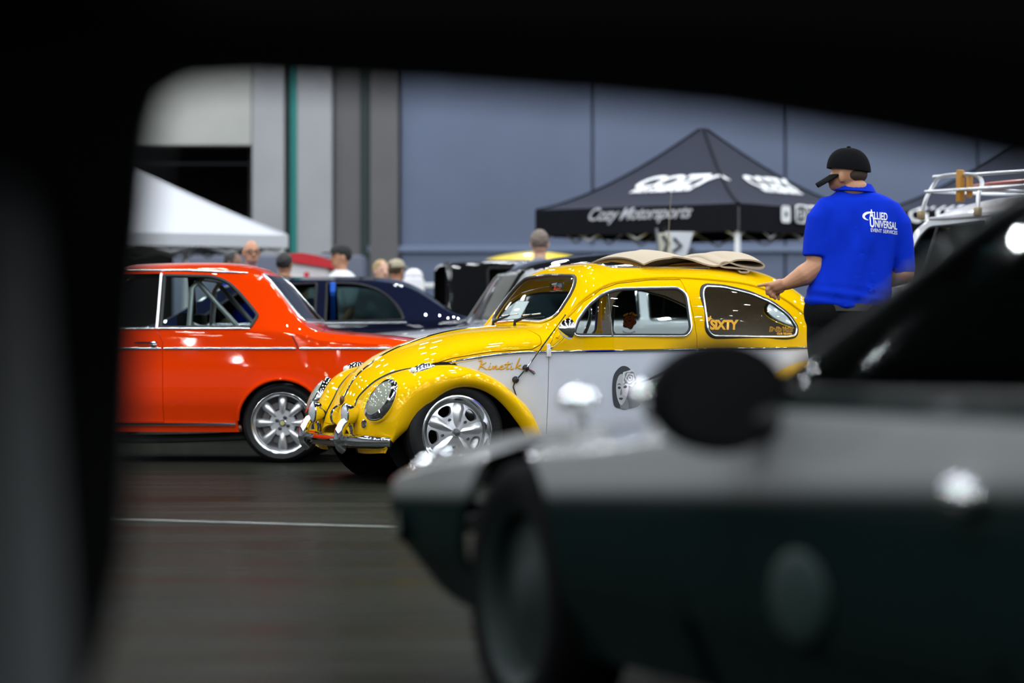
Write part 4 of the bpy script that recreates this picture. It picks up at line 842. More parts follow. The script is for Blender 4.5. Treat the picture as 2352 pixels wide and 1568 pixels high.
for sg in (-1, 1):
    y0, y1 = sg * .80, sg * .72; rails = []
    for a, b in ((.45, 1.05), (2.2, 2.8), (3.1, 3.7)):
        g = G(); g.tube(spline([(a, y0, 1.77), (a + .03, y0 * .97, 1.90), (a + .05, y1, 2.0), (a + .14, y1, 2.06), (b - .14, y1, 2.06), (b - .04, y1, 2.0), (b - .02, y0 * .97, 1.90), (b, y0, 1.77)], 5), .016, 8); put('hoop', g, steel, rk)
        for x in (a, b): g = G(); g.box((x, y0, 1.775), (.05, .05, .07), .01); put('clamp', g, mat('brass_clamp', (.35, .28, .16), .4, .6), rk)
    g = G(); g.tube([(.5, y1, 2.06), (3.7, y1, 2.06)], .014, 8); put('rail', g, steel, rk)
    g = G(); g.tube([(.46, y0 * .96, 1.95), (3.72, y0 * .96, 1.95)], .012, 8); put('rail', g, steel, rk)
for k in range(9): x = .5 + .4 * k; g = G(); g.tube([(x, -.77, 1.95), (x, .77, 1.95)], .011, 8); put('cross_bar', g, steel, rk)
g = G(); g.box((.80, -.735, 1.98), (.045, .06, .24), .012).box((.87, -.71, 1.97), (.03, .05, .16), .01); put('leather_strap', g, mat('tan_leather', (.42, .19, .02), .5), rk)
bd = put('surfboard', (lambda g: (g.grid([[(.6 + 1.9 * t, -.45 + (.02 + .20 * math.sin(PI * t) ** .6) * math.cos(a), 1.995 + .028 * math.sin(PI * (.08 + .84 * t)) * math.sin(a)) for a in np.linspace(0, 2*PI, 17)[:-1]] for t in np.linspace(0, 1, 24)], cv=True), g)[1])(G()), mat('red_board', (.45, .06, .02), .4, 0, .4), None)
bd.location = bus.location; bd.rotation_euler = (0, 0, math.radians(-55)); tag(bd, 'red board lying flat on the camper bus roof rack', 'board')
cs = put('case', (lambda g: (g.box((2.5, .1, 2.08), (.8, .7, .22), .03), g)[1])(G()), mat('dark_case', (.02, .02, .022), .6), None); cs.location = bus.location; cs.rotation_euler = (0, 0, math.radians(-55)); tag(cs, 'dark case carried on the camper bus roof rack', 'case')

# ============================================================ canopies
def canopy(name, label, cx, cy, rz, side, eave, val, peak, cloth, legm, cat='canopy', bow=.6, group=None):
    t = thing(name, label, cat, (cx, cy, 0), rz); h = side / 2
    for k in range(4):                                         # four roof gores
        a = k * PI / 2; M = Matrix.Rotation(a, 4, 'Z'); P = []
        for i in range(13):
            s_ = i / 12; hh = h * (1 - s_); zz = eave + (peak - eave) * (s_ ** (1 + bow) * .75 + s_ * .25)
            P.append([(x * hh, -hh, zz - .03 * (1 - x * x) * (1 - s_) * 0) for x in np.linspace(-1, 1, 13)])
        me = evalmesh((lambda g: (g.grid(P, M=M), g.mesh())[1])(G()), [('SOLIDIFY', dict(thickness=.012, offset=0))]); put('roof_panel', me, cloth[0], t, 60)
        g = G(); g.grid([[(x * h, -h - .012 - .012 * math.sin(7 * x + k), z) for x in np.linspace(-1, 1, 25)] for z in (eave + .01, eave - val * .5, eave - val)], M=M)
        put('valance', evalmesh(g.mesh(), [('SOLIDIFY', dict(thickness=.008, offset=0))]), cloth[1], t)
        g = G(); g.tube([M @ Vector((-h, -h, eave + .012))] + [M @ Vector((-h * (1 - s_), -h * (1 - s_), eave + (peak - eave) * (s_ ** (1 + bow) * .75 + s_ * .25) + .014)) for s_ in np.linspace(.05, .98, 14)], .016, 6); put('ridge_seam', g, cloth[1], t)
        g = G(); c = M @ Vector((-h + .05, -h + .05, 0)); g.box((c.x, c.y, (eave - .02) / 2), (.055, .055, eave - .02), .008); put('leg', g, legm, t)
        g = G(); g.box((c.x, c.y, .008), (.14, .14, .016), .004); put('foot', g, legm, t)
        g = G(); n_ = 4                                        # scissor truss along the side
        for q in range(n_):
            xa, xb = -h + .06 + (side - .12) * q / n_, -h + .06 + (side - .12) * (q + 1) / n_
            g.tube([M @ Vector((xa, -h + .05, eave - .04)), M @ Vector((xb, -h + .05, eave - val - .06))], .012, 6).tube([M @ Vector((xa, -h + .05, eave - val - .06)), M @ Vector((xb, -h + .05, eave - .04))], .012, 6)
        put('truss', g, legm, t)
    return t
cl_roof = mat('black_canvas_top', (0.030, 0.033, 0.050), .8, bump=(150, .1), spec=.1); cl_val = mat('black_canvas_valance', (0.006, 0.0065, 0.010), .8, spec=.1)
leg_w = mat('white_leg', (.68, .70, .74), .4); leg_g = mat('grey_leg', (.22, .23, .27), .4, .5)
DT = 32.7; sT = F / DT
def hz(py, d): return H - (py - 784) / F * d
tcx, tcy = (1640 - 1176) / F * (DT + .2), DT + 2.1
ct = canopy('black_canopy', 'black pop-up canopy with white lettering behind the yellow car', tcx, tcy, math.radians(-37.3), 2.92, hz(468, DT), .31, hz(292, tcy), (cl_roof, cl_val), leg_w)
roof_bv = {}
def project_on(objs, M0):
    vs, fs = [], []
    for o in objs:
        k = len(vs); vs += [M0 @ v.co for v in o.data.vertices]; fs += [tuple(i + k for i in p.vertices) for p in o.data.polygons]
    return BVHTree.FromPolygons(vs, fs)
bpy.context.view_layer.update()
def print_on(t, s, size, px, py, m_, name, shear=0, bold=0, spacing=1, rise=0, lean=0, objs=None, off=.02, sub=1, stretch=1.0):
    """lay flat lettering on the cloth that this pixel meets, seen square on to the cloth's own plane"""
    bv = project_on(objs or [c for c in t.children if c.name.startswith(('roof_panel', 'valance'))], t.matrix_world)
    o = Vector((0, 0, H)); c = bv.ray_cast(o, (at(px, py, 1) - o).normalized())
    if c[0] is None: return None
    nrm = c[1]; nrm = nrm if nrm.y < 0 else -nrm; ex = Vector((0, 0, 1)).cross(nrm); ex.normalize(); ex = ex if ex.x > 0 else -ex; ey = nrm.cross(ex); ey = ey if ey.z > 0 else -ey
    me = textmesh(s, size, shear, 0, 'CENTER', bold, spacing, sub); inv = t.matrix_world.inverted()
    def f(v):
        p = c[0] + ex * v.x * stretch + ey * (v.y + rise * v.x) + nrm * .4; h = bv.ray_cast(p, -nrm, 1.0)
        q = (h[0] if h[0] else p - nrm * .4) + nrm * off; return inv @ q
    return put(name, mapmesh(me, f), m_, t, None)
print_on(ct, 'COZY', .36, 1532, 432, white_p, 'lettering', .55, .014, .88, stretch=1.15)
print_on(ct, 'MOTORSPORTS', .11, 1515, 443, white_p, 'lettering', .4, .008, 1.0, stretch=1.1)
print_on(ct, 'COZY', .36, 1788, 436, white_p, 'lettering', -.25, .014, .88, stretch=1.1)
print_on(ct, 'MOTORSPORTS', .11, 1800, 446, white_p, 'lettering', -.2, .008, 1.0, stretch=1.1)
valp = mat('grey_print', (.42, .43, .50), .6)
print_on(ct, 'Cozy Motorsports', .21, 1465, 503, valp, 'lettering', .55, .004, .93, rise=.0)
print_on(ct, 'COZY MOTORSPORTS', .17, 1935, 498, white_p, 'lettering', 0, .004, 1.0)
c2x = (2465 - 1176) / F * (DT + .2)
ct2 = canopy('club_canopy', 'black pop-up canopy with club lettering beyond the camper bus', c2x, tcy + .3, math.radians(-41), 2.92, hz(470, DT), .31, hz(285, tcy), (cl_roof, cl_val), leg_w)
bpy.context.view_layer.update()
print_on(ct2, 'CLUB', .26, 2150, 508, white_p, 'lettering', 0, .008, 1.25)
wcl = mat('white_canvas', (.50, .51, .55), .8)
cw = canopy('white_canopy', 'white pop-up canopy in front of the dark loading bay', (395 - 1176) / F * 33 - .75, 34.4, math.radians(30), 2.95, hz(536, 33), .14, hz(380, 34.4), (wcl, wcl), leg_w, bow=.1)
# social icons on the valance
def icon(px, py, filled):
    bv = project_on([c for c in ct.children if c.name.startswith('valance')], ct.matrix_world); o = Vector((0, 0, H)); c = bv.ray_cast(o, (at(px, py, 1) - o).normalized()); n = c[1] if c[1].y < 0 else -c[1]
    ex = Vector((0, 0, 1)).cross(n).normalized(); ex = ex if ex.x > 0 else -ex; inv = ct.matrix_world.inverted()
    sq = rounded([(-.10, -.10), (.10, -.10), (.10, .10), (-.10, .10)], .05, 4); g = G()
    def w3(p, of=.02): return inv @ (c[0] + ex * p[0] + Vector((0, 0, p[1])) + n * of)
    if filled: g.add([w3(p) for p in sq], [tuple(range(len(sq)))]); g2 = G(); g2.add([w3(p, .026) for p in ((-.03, -.04), (.045, 0), (-.03, .04))], [(0, 1, 2)]); i0 = put('icon', g, white_p, ct, None); put('play_mark', g2, cl_val, i0, None)
    else:
        g.tube([w3(p) for p in sq], .012, 6, True); g.tube([w3((.045 * math.cos(a), .045 * math.sin(a))) for a in np.linspace(0, 2*PI, 21)[:-1]], .009, 6, True); put('icon', g, white_p, ct)
icon(1802, 492, True); icon(1836, 492, False)
# feather flag and extra legs under the canopy
def flag(name, label, px0, px1, pyt, d, lean, m1, m2):
    A = at(px0, pyt, d); t = thing(name, label, 'flag', (A.x, d, 0)); W = (px1 - px0) / F * d; Ht = A.z
    P = [[(lean * (z - 1) * .3 + W * (x - .0) * (.75 + .25 * z / Ht), .05 * math.sin(3 * x + 2 * z), z) for x in np.linspace(0, 1, 9)] for z in np.linspace(.25, Ht, 15)]
    put('banner', evalmesh((lambda g: (g.grid(P), g.mesh())[1])(G()), [('SOLIDIFY', dict(thickness=.006, offset=0))]), m1, t)
    g = G(); g.tube([(lean * (z - 1) * .3 - .01, 0, z) for z in np.linspace(0.02, Ht + .05, 12)], .014, 8); put('pole', g, m2, t); g = G(); g.box((-.1 * lean, 0, .015), (.5, .5, .03), .01); put('base', g, black_pl, t)
    g = G()
    for k in range(6): z0 = .5 + k * .25; g.tube([(lean * (z0 - 1) * .3 + W * .3, -.06, z0), (lean * (z0 + .1 - 1) * .3 + W * .7, -.06, z0 + .1), (lean * (z0 + .18 - 1) * .3 + W * .35, -.06, z0 + .18)], .02, 6)
    put('printed_marks', g, mat('print_dark', (.04, .045, .07), .6), t)
flag('feather_flag', 'white feather flag leaning under the black canopy', 1470, 1535, 532, 30.3, .9, mat('flag_white', (.62, .64, .68), .8), black_pl)
flag('small_flag', 'small cream pennant beside the white feather flag', 1530, 1560, 535, 29.6, -.3, mat('flag_cream', (.50, .48, .40), .8), leg_g)
for k, px in enumerate((1580, 1606)):
    p = at(px, 700, 35.5); g = G(); g.tube([(p.x, 36.9, 0), (p.x, 36.9, 2.05)], .03, 8); tag(put('stand_pole', g, leg_g if k else leg_w), ['pale upright pole under the black canopy beside the flags', 'grey upright pole under the black canopy nearer its middle'][k], 'pole')
# small red and white stall, white kiosk and barrier behind the sedan
A = at(705, 584, 30); t = thing('red_stall', 'red and white stall with a curved red top behind the navy sedan', 'stall', (A.x, 30, 0)); W = 95 / F * 30
g = G(); g.prism([(-W/2, 1.0), (W/2, 1.0), (W/2, 1.62), (-W/2, 1.68)], 'y', -.05, .9); put('white_front', g, mat('stall_white', (.7, .68, .7), .7), t)
g = G(); g.prism([(-W*.55, 1.68), (W*.62, 1.60), (W*.60, 1.68), (W*.3, 1.73), (-W*.1, 1.76), (-W*.5, 1.755)], 'y', -.1, 1.0); put('red_top', g, mat('stall_red', (.55, .01, .02), .6), t)
g = G(); g.box((0, .45, .5), (W, .9, 1.0), .01); put('counter', g, mat('stall_grey', (.2, .2, .22), .7), t)
me = textmesh('SALE', .14, 0, 0, 'CENTER', .006) if False else None
for k, x in enumerate((-.12, .0, .1)): g = G(); g.box((x * 1.3, -.06, 1.43 + .05 * (k % 2)), (.05, .01, .16), .004); put('red_mark', g, mat('stall_red', (.55, .01, .02), .6), t)
A = at(950, 622, 30); g = G(); g.box((A.x, 30, .75), (.22, .25, 1.5), .03); g.ell((A.x, 30, 1.52), (.10, .10, .08)); tag(put('white_bollard', g, mat('bollard_white', (.72, .70, .74), .5)), 'white round-topped post against the blue-grey wall', 'post')
A = at(985, 650, 33); t = thing('white_barrier', 'low white barrier rail beside the black wagon', 'barrier', (A.x, 33, 0)); g = G(); g.box((0, 0, 1.48), (.85, .05, .06), .01); put('rail', g, leg_w, t)
for sx in (-.38, .38): g = G(); g.box((sx, 0, .74), (.05, .05, 1.48), .01); put('post', g, leg_w, t)
A = at(560, 590, 38.5); g = G(); g.box((-3.3, 39.0, 1.0), (2.6, .9, 2.0), .05); tag(put('storage_container', g, mat('blue_grey_box', (.10, .11, .16), .6)), 'dull blue-grey container below the white canopy', 'container')
# ============================================================ people
skin_m = {k: mat('skin_' + k, c, .5, noise=(18, .08)) for k, c in dict(tan=(.46, .22, .12), warm=(.52, .25, .15), dark=(.22, .11, .07), fair=(.60, .34, .24)).items()}
def cloth(name, c): return mat('cloth_' + name, c, .85, bump=(220, .15), spec=.15)
hair_m = {k: mat('hair_' + k, c, .6, bump=(120, .4)) for k, c in dict(black=(.012, .010, .010), brown=(.06, .035, .02), blond=(.35, .24, .11), grey=(.16, .12, .10)).items()}
def noise_push(me, amp, sc, seed=0):
    from mathutils import noise as nz_
    ns = [v.normal.copy() for v in me.vertices]
    for v, n in zip(me.vertices, ns): v.co += n * amp * nz_.noise(Vector((v.co.x * sc[0] + seed, v.co.y * sc[1], v.co.z * sc[2])))
    me.update(); return me
# ---- the guard in blue, seen from behind, pointing with his left hand
GD = 15.45; gs = F / GD
def gp(px, py, dy=0.0): return Vector(((px - 1965) / gs, dy, H - (py - 784) / gs))
gd = thing('person', 'tall person in blue polo shirt and black cap pointing towards the yellow car', 'person', ((1965 - 1176) / F * GD, GD, 0))
b = G()
neck, hd = gp(1962, 432, .02), gp(1946, 392, -.01)
b.cap(gp(1964, 455, .03), gp(1953, 408, .0), .072, .066, 16)
b.ell(hd, (.088, .088, .112), 20, 14); b.ell(gp(1934, 412, -.005), (.072, .068, .072), 16, 12)          # skull, jaw turned left
b.ell(gp(1916, 424, .0), (.030, .040, .034), 12, 8); b.cap(gp(1910, 404, .01), gp(1906, 414, .01), .013, .016, 8)   # chin, nose
b.ell(gp(1929, 408, -.082), (.016, .012, .032), 12, 8)                                                 # ear
b.ell(gp(1962, 432, -.045), (.07, .045, .05), 14, 8)
sl, sr = gp(1890, 512, .0), gp(2058, 516, .02)
b.cap(gp(1958, 475, .02), gp(1950, 690, .02), .10, .12, 20); b.cap(gp(1912, 500, .01), gp(2035, 504, .02), .055, .055, 16); b.cap(gp(1915, 680, .02), gp(1985, 680, .02), .10, .10, 16)
el, wl_ = gp(1876, 612, -.02), gp(1806, 652, -.02)
b.cap(sl, gp(1874, 545, -.01), .050, .060, 14); b.cap(gp(1874, 545, -.01), el, .064, .055, 14); b.cap(el, gp(1846, 632, -.03), .058, .060, 14); b.cap(gp(1846, 632, -.03), wl_, .060, .034, 14)
er, wr_ = gp(2078, 628, .02), gp(2010, 640, .30)
b.cap(sr, er, .045, .050, 14); b.cap(er, gp(2050, 638, .14), .055, .052, 14); b.cap(gp(2050, 638, .14), wr_, .052, .032, 14)
b.cap(wr_, wr_ + Vector((-.07, .08, .0)), .036, .030, 10)
for k in range(4): q = wr_ + Vector((-.06, .08, .018 - .014 * k)); b.cap(q, q + Vector((-.06, .035, -.004)), .011, .010, 8); b.cap(q + Vector((-.06, .035, -.004)), q + Vector((-.07, .0, -.02)), .010, .009, 8)
q = wr_ + Vector((-.03, .03, .03)); b.cap(q, q + Vector((-.05, .02, .03)), .012, .010, 8)
# left hand: palm, pointing index, three curled fingers, thumb
b.cap(gp(1803, 651, -.02), gp(1780, 659, -.02), .030, .031, 12); b.cap(gp(1790, 650, -.03), gp(1772, 655, -.035), .024, .020, 10); b.cap(gp(1792, 664, -.01), gp(1776, 670, -.01), .024, .019, 10)
b.cap(gp(1772, 652, -.035), gp(1757, 653.5, -.04), .0125, .011, 10); b.cap(gp(1757, 653.5, -.04), gp(1747, 655, -.042), .011, .0095, 10); b.cap(gp(1747, 655, -.042), gp(1740, 656.5, -.042), .0095, .008, 10)
for (x0, y0, dy), (x1, y1), (x2, y2) in (((1769, 658, -.03), (1760, 665), (1761, 675)), ((1772, 664, -.02), (1766, 673), (1770, 681)), ((1778, 669, -.01), (1774, 679), (1780, 685))):
    b.cap(gp(x0, y0, dy), gp(x1, y1, dy - .012), .0125, .0115, 10); b.cap(gp(x1, y1, dy - .012), gp(x2, y2, dy - .004), .0115, .010, 10)
b.cap(gp(1795, 660, .0), gp(1786, 675, .012), .015, .012, 10); b.cap(gp(1786, 675, .012), gp(1789, 687, .01), .012, .009, 10)
for sx, dx in ((-1, -12), (1, 14)):
    hp = gp(1948 + sx * 40, 730, .02); kn = gp(1948 + sx * 46, 945, .03); an = Vector((kn.x + .01 * sx, .06, .10))
    b.cap(hp, kn, .105, .068, 16); b.cap(kn, an, .066, .045, 14); b.cap(an + Vector((0, .02, -.05)), an + Vector((-.08, .17, -.055)), .042, .035, 12)
bodyg = remesh(b, .0055, 3); put('body', bodyg, skin_m['tan'], gd, None)
# shirt: stacked oval sections and two flat-ended sleeves
sh_ = G(); rows_ = []
for py, xl, xr, th, dy in ((430, 1930, 1996, .070, .02), (440, 1920, 2008, .085, .02), (450, 1906, 2036, .098, .015), (462, 1893, 2056, .110, .01), (480, 1884, 2062, .122, .01), (510, 1882, 2064, .135, .01), (545, 1882, 2060, .142, .01), (585, 1880, 2054, .145, .01), (620, 1872, 2048, .150, .01), (650, 1860, 2045, .155, .01), (675, 1851, 2047, .160, .01), (692, 1848, 2048, .160, .01), (703, 1851, 2044, .152, .01), (707, 1856, 2038, .145, .01)):
    c_, r_ = (xl + xr) / 2, (xr - xl) / 2 / gs; p0 = gp(c_, py, dy); row = []
    for t in np.linspace(0, 2*PI, 49)[:-1]:
        ct, st_ = math.cos(t), math.sin(t); e = 2 / 2.5; row.append((p0.x + r_ * abs(ct) ** e * (1 if ct > 0 else -1), p0.y + th * abs(st_) ** e * (1 if st_ > 0 else -1), p0.z + .006 * math.sin(5 * t) * (py > 690)))
    rows_.append(row)
sh_.grid(rows_, cv=True); sh_.add(rows_[0], [tuple(range(48))]); sh_.add(rows_[-1], [tuple(range(48))])
sh_.tube([gp(1935, 480, .01), gp(1902, 486, .0), gp(1886, 508, -.005), gp(1879, 540, -.01), gp(1875, 590, -.015)], [.085, .088, .084, .078, .080], 24)
sh_.tube([gp(2010, 484, .02), gp(2045, 494, .02), gp(2063, 518, .02), gp(2073, 560, .02), gp(2079, 627, .02)], [.085, .085, .078, .066, .058], 24)
sm_ = remesh(sh_, .0075, 14)
# the shirt's folds: soft creases falling from the shoulder blades to the hip, bunched at the hem
for v in sm_.vertices:
    x, y, z = v.co; n = v.normal; f = 0
    if z < 1.60:
        k = min(1, (1.60 - z) / .3); m_ = max(0, 1 - abs(x - .02) / .26)
        f = .013 * math.sin(30 * x - 13 * (z - 1.3) + 1.5 * math.sin(6 * z)) * k * m_ + .010 * math.sin(52 * x + 17 * z) * k * m_ * (.5 + .5 * math.sin(9 * z + 4 * x)) + .005 * math.sin(95 * z + 16 * x) * max(0, 1 - abs(z - 1.06) / .09)
    v.co = v.co + n * f
sm_.update(); blue = mat('royal_blue_polo', (0.001, 0.026, 0.50), .85, bump=(260, .15), spec=.1); sho = put('polo_shirt', sm_, blue, gd, 50)
# collar
Pc = []
for t in np.linspace(0, 2*PI, 33)[:-1]:
    c0 = gp(1963, 428, .015); r0, r1 = .088, .098; tilt = .020 * math.cos(t)
    Pc.append([c0 + Vector((r * math.cos(t) * 1.06, r * math.sin(t), dz - tilt * .35)) for r, dz in ((.080, .014), (.087, .018), (.098, .002), (.112, -.026), (.105, -.030), (.084, -.012))])
g = G(); g.grid([[tuple(p) for p in row] for row in Pc], cu=True, cv=True); put('collar', g, blue, sho)
# cap with brim, hair
g = G(); c = gp(1949, 386, -.01); P = []
for i in range(13):
    a = PI/2 * i / 12; P.append([(c.x + (.108 * math.cos(a) ** .8 + .001) * math.cos(t) * 1.08, c.y + (.100 * math.cos(a) ** .8 + .001) * math.sin(t), c.z - .012 + .118 * math.sin(a) - .10 * .12 * math.cos(t) * (1 - i / 12)) for t in np.linspace(0, 2*PI, 33)[:-1]])
g.grid(P, cv=True); capo = put('cap', evalmesh(g.mesh(), [('SOLIDIFY', dict(thickness=.006, offset=0))]), mat('cap_black', (.005, .005, .006), .9, spec=.08, bump=(260, .2)), gd)
c1 = gp(1903, 394, .0); Pb_ = []
for i in range(9):
    t = i / 8; row = []
    for s_ in np.linspace(-1, 1, 13):
        w_ = .080 * math.sqrt(max(0, 1 - (t * .92) ** 2.4)); row.append((c1.x + .03 - t * .100 + .018 * s_ * s_, c1.y + s_ * w_, c1.z - .005 - t * .062 - .018 * s_ * s_))
    Pb_.append(row)
g = G(); g.grid(Pb_); put('brim', evalmesh(g.mesh(), [('SOLIDIFY', dict(thickness=.006, offset=0))]), mat('cap_black', (.005, .005, .006), .9, spec=.08), capo)
g = G(); g.ell((c.x, c.y, c.z + .112), (.012, .012, .006)); put('button', g, mat('cap_black', (.005, .005, .006), .9, spec=.08), capo)
g = G(); g.ell(gp(1957, 401, -.012), (.084, .088, .058), 20, 12); put('hair', remesh(g, .008, 2), mat('cropped_hair', (.045, .022, .014), .7, bump=(300, .5)), gd)
g = G(); g.ell(gp(1912.5, 404, -.035), (.007, .011, .008), 10, 8); put('eye', g, mat('eye_white', (.7, .68, .65), .2), gd)
# belt, trousers, shoes
pt_ = G()
for sx in (-1, 1):
    hp = gp(1948 + sx * 38, 722, .01); kn = gp(1948 + sx * 46, 945, .03); an = Vector((kn.x + .01 * sx, .06, .10)); pt_.cap(hp, kn, .135, .10, 18); pt_.cap(kn, an, .10, .078, 16)
pt_.cap(gp(1905, 718, .0), gp(1988, 718, .01), .138, .142, 20)
trm = remesh(pt_, .01, 6); cg = G(); cg.box((0, 0, 1.02 + .2), (1.2, 1.2, .34)); trm = cut(trm, [cg.mesh()]); tr_ = put('trousers', noise_push(trm, .012, (9, 9, 5)), mat('black_trousers', (.006, .0065, .007), .9, spec=.08), gd, 40)
g = G(); g.grid([[(gp(1947, 0).x + .222 * math.cos(t), .008 + .150 * math.sin(t), z) for t in np.linspace(0, 2*PI, 41)[:-1]] for z in (.995, 1.035)], cv=True); put('belt', evalmesh(g.mesh(), [('SOLIDIFY', dict(thickness=.008, offset=0))]), mat('belt_leather', (.02, .019, .018), .45), gd)
for sx in (-1, 1):
    kn = gp(1948 + sx * 46, 945, .03); g = G(); g.cap((kn.x + .01 * sx, .06, .045), (kn.x + .01 * sx - .09, .25, .04), .05, .042, 14); g.box((kn.x + .01 * sx - .045, .155, .012), (.10, .29, .024), .01, M=None); put('shoe', g, black_pl, gd)
# lettering on his back
def on_shirt(me, name, m_, px, py, rise):
    bv = tree(sm_); c = gp(px, py, 0)
    def f(v):
        p = Vector((c.x + v.x, -1.0, c.z + v.y - rise * v.x)); h = bv.ray_cast(p, Vector((0, 1, 0))); return (h[0] if h[0] else Vector((p.x, -.15, p.z))) + Vector((0, -.0035, 0))
    return put(name, mapmesh(me, f), m_, sho, None)
def fit(me, wpx):
    xs = [v.co.x for v in me.vertices]; k = wpx / gs / (max(xs) - min(xs)); m0 = min(xs)
    for v in me.vertices: v.co.x = (v.co.x - m0) * k
    return me
for tx, sz, bo_, x_, y_, wp in (('A', .072, .002, 1990, 504, 11), ('LLIED', .056, .0012, 2001.5, 505, 31), ('U', .072, .002, 1991, 523, 10.5), ('NIVERSAL', .054, .0012, 2003, 523.5, 54), ('EVENT SERVICES', .027, .0002, 1993, 534, 65)):
    on_shirt(fit(textmesh(tx, sz, 0, 0, 'LEFT', bo_, 1.0, 2), wp), 'back_lettering', white_p, x_, y_, .085)
sw_ = []
for i, t in enumerate(np.linspace(math.radians(62), math.radians(248), 24)): sw_.append((.042 * math.cos(t) + .0, .022 * math.sin(t)))
g = G(); n_ = len(sw_); vs = []
for i, p in enumerate(sw_):
    k = math.sin(PI * i / (n_ - 1)) * .0065 + .0008; r = Vector((p[0], p[1] * 1.9)).normalized(); vs += [(p[0] + r.x * k, p[1] + r.y * k, 0), (p[0] - r.x * k, p[1] - r.y * k, 0)]
g.add(vs, [(2*i, 2*i+2, 2*i+3, 2*i+1) for i in range(n_ - 1)]); on_shirt(g.mesh(), 'swoosh', white_p, 1995, 499, .0)

# ---- people further back
def bystander(label, px, top, hgt, face, skin, shirt, hair=None, cap=None, glasses=False, bald=False, sleeve=True, pants=(.02, .022, .03)):
    d = F * (hgt - H) / (784 - top); t = thing('person', label, 'person', ((px - 1176) / F * d, d, 0), math.radians(face), 'visitors in the background'); k = hgt / 1.78
    def v(x, y, z): return Vector((x * k, y * k, z * k))
    b = G(); b.ell(v(0, 0, 1.665), tuple(k * q for q in (.074, .094, .112))); b.ell(v(0, -.03, 1.605), tuple(k * q for q in (.058, .064, .058))); b.cap(v(0, -.092, 1.66), v(0, -.106, 1.635), .012, .017, 8)
    for s in (-1, 1): b.ell(v(s * .077, .005, 1.655), tuple(k * q for q in (.012, .02, .032)), 10, 8)
    b.cap(v(0, .02, 1.45), v(0, .0, 1.58), .060, .055); b.cap(v(-.17, .01, 1.42), v(.17, .01, 1.42), .062, .062); b.cap(v(0, .0, 1.35), v(0, 0, .98), .14, .125)
    for s in (-1, 1):
        b.cap(v(s * .19, .01, 1.41), v(s * .25, .03, 1.12), .055, .045); b.cap(v(s * .25, .03, 1.12), v(s * .22, -.14, .93), .043, .030); b.cap(v(s * .22, -.14, .93), v(s * .20, -.20, .87), .032, .024)
        for q in range(4): b.cap(v(s * (.19 + .018 * q), -.20, .87), v(s * (.185 + .018 * q), -.23, .80), .011, .009, 8)
        b.cap(v(s * .185, -.17, .88), v(s * .165, -.21, .84), .012, .010, 8)
        b.cap(v(s * .09, 0, .92), v(s * .10, -.01, .50), .088, .060); b.cap(v(s * .10, -.01, .50), v(s * .10, .03, .09), .058, .042); b.cap(v(s * .10, .04, .05), v(s * .11, -.14, .04), .044, .036)
    put('body', remesh(b, .010, 3), skin_m[skin], t, None)
    s_ = G(); s_.cap(v(0, .01, 1.38), v(0, .01, .96), .165, .160, 18); s_.cap(v(-.17, .01, 1.41), v(.17, .01, 1.41), .080, .080, 16); s_.cap(v(-.10, .01, 1.22), v(.10, .01, 1.22), .14, .14, 16); s_.cap(v(0, .015, 1.46), v(0, .012, 1.48), .08, .07, 14)
    if sleeve:
        for s in (-1, 1): s_.cap(v(s * .19, .01, 1.40), v(s * .232, .022, 1.20), .072, .070, 14)
    put('shirt', noise_push(remesh(s_, .013, 6), .012, (8, 8, 5), px), shirt, t, None)
    p_ = G()
    for s in (-1, 1): p_.cap(v(s * .085, 0, .92), v(s * .10, -.01, .50), .115, .085); p_.cap(v(s * .10, -.01, .50), v(s * .10, .03, .11), .084, .070)
    put('trousers', remesh(p_, .016, 4), cloth('pants_%d' % px, pants), t, None)
    if hair:
        h_ = G(); h_.ell(v(0, .018, 1.69), tuple(k * q for q in (.084, .096, .098))); hm = remesh(h_, .009, 2); cgx = G(); cgx.box((0, -.12 * k, 1.60 * k), (.4, .16, .20)).box((0, 0, 1.56 * k), (.4, .5, .06)); put('hair', noise_push(cut(hm, [cgx.mesh()]), .006, (40, 40, 40)), hair, t, 50)
    if cap:
        g = G(); P = [[((.090 * math.cos(a) ** .8 + .001) * math.cos(q) * k, (.106 * math.cos(a) ** .8 + .001) * math.sin(q) * k, (1.70 + .085 * math.sin(a)) * k) for q in np.linspace(0, 2*PI, 25)[:-1]] for a in np.linspace(0, PI/2, 9)]
        g.grid(P, cv=True); c_ = put('cap', evalmesh(g.mesh(), [('SOLIDIFY', dict(thickness=.006, offset=0))]), cap, t); g = G(); g.ell(v(0, -.13, 1.70), (.07 * k, .075 * k, .008), 14, 6); put('brim', g, cap, c_)
    for s in (-1, 1): g = G(); g.ell(v(s * .031, -.083, 1.672), (.011, .008, .008), 8, 6); put('eye', g, mat('eye_dark', (.03, .02, .02), .3), t)
    if glasses:
        g = G()
        for s in (-1, 1): g.tube([v(s * .034 + .026 * math.cos(a), -.103, 1.668 + .019 * math.sin(a)) for a in np.linspace(0, 2*PI, 15)[:-1]], .004, 6, True).tube([v(s * .06, -.10, 1.672), v(s * .082, .0, 1.67)], .003, 6)
        g.tube([v(-.008, -.104, 1.67), v(.008, -.104, 1.67)], .003, 6); put('glasses', g, black_pl, t)
    return t
bystander('bald person with glasses in a bright blue shirt behind the orange coupe', 577, 551, 1.78, 20, 'warm', blue, None, None, True)
bystander('dark-haired person half hidden by the orange coupe roof', 537, 578, 1.74, 60, 'dark', cloth('charcoal', (.03, .03, .035)), hair_m['black'])
bystander('dark-haired person in an olive shirt beside the red stall', 654, 580, 1.68, 165, 'tan', cloth('olive', (.045, .045, .025)), hair_m['black'], sleeve=False)
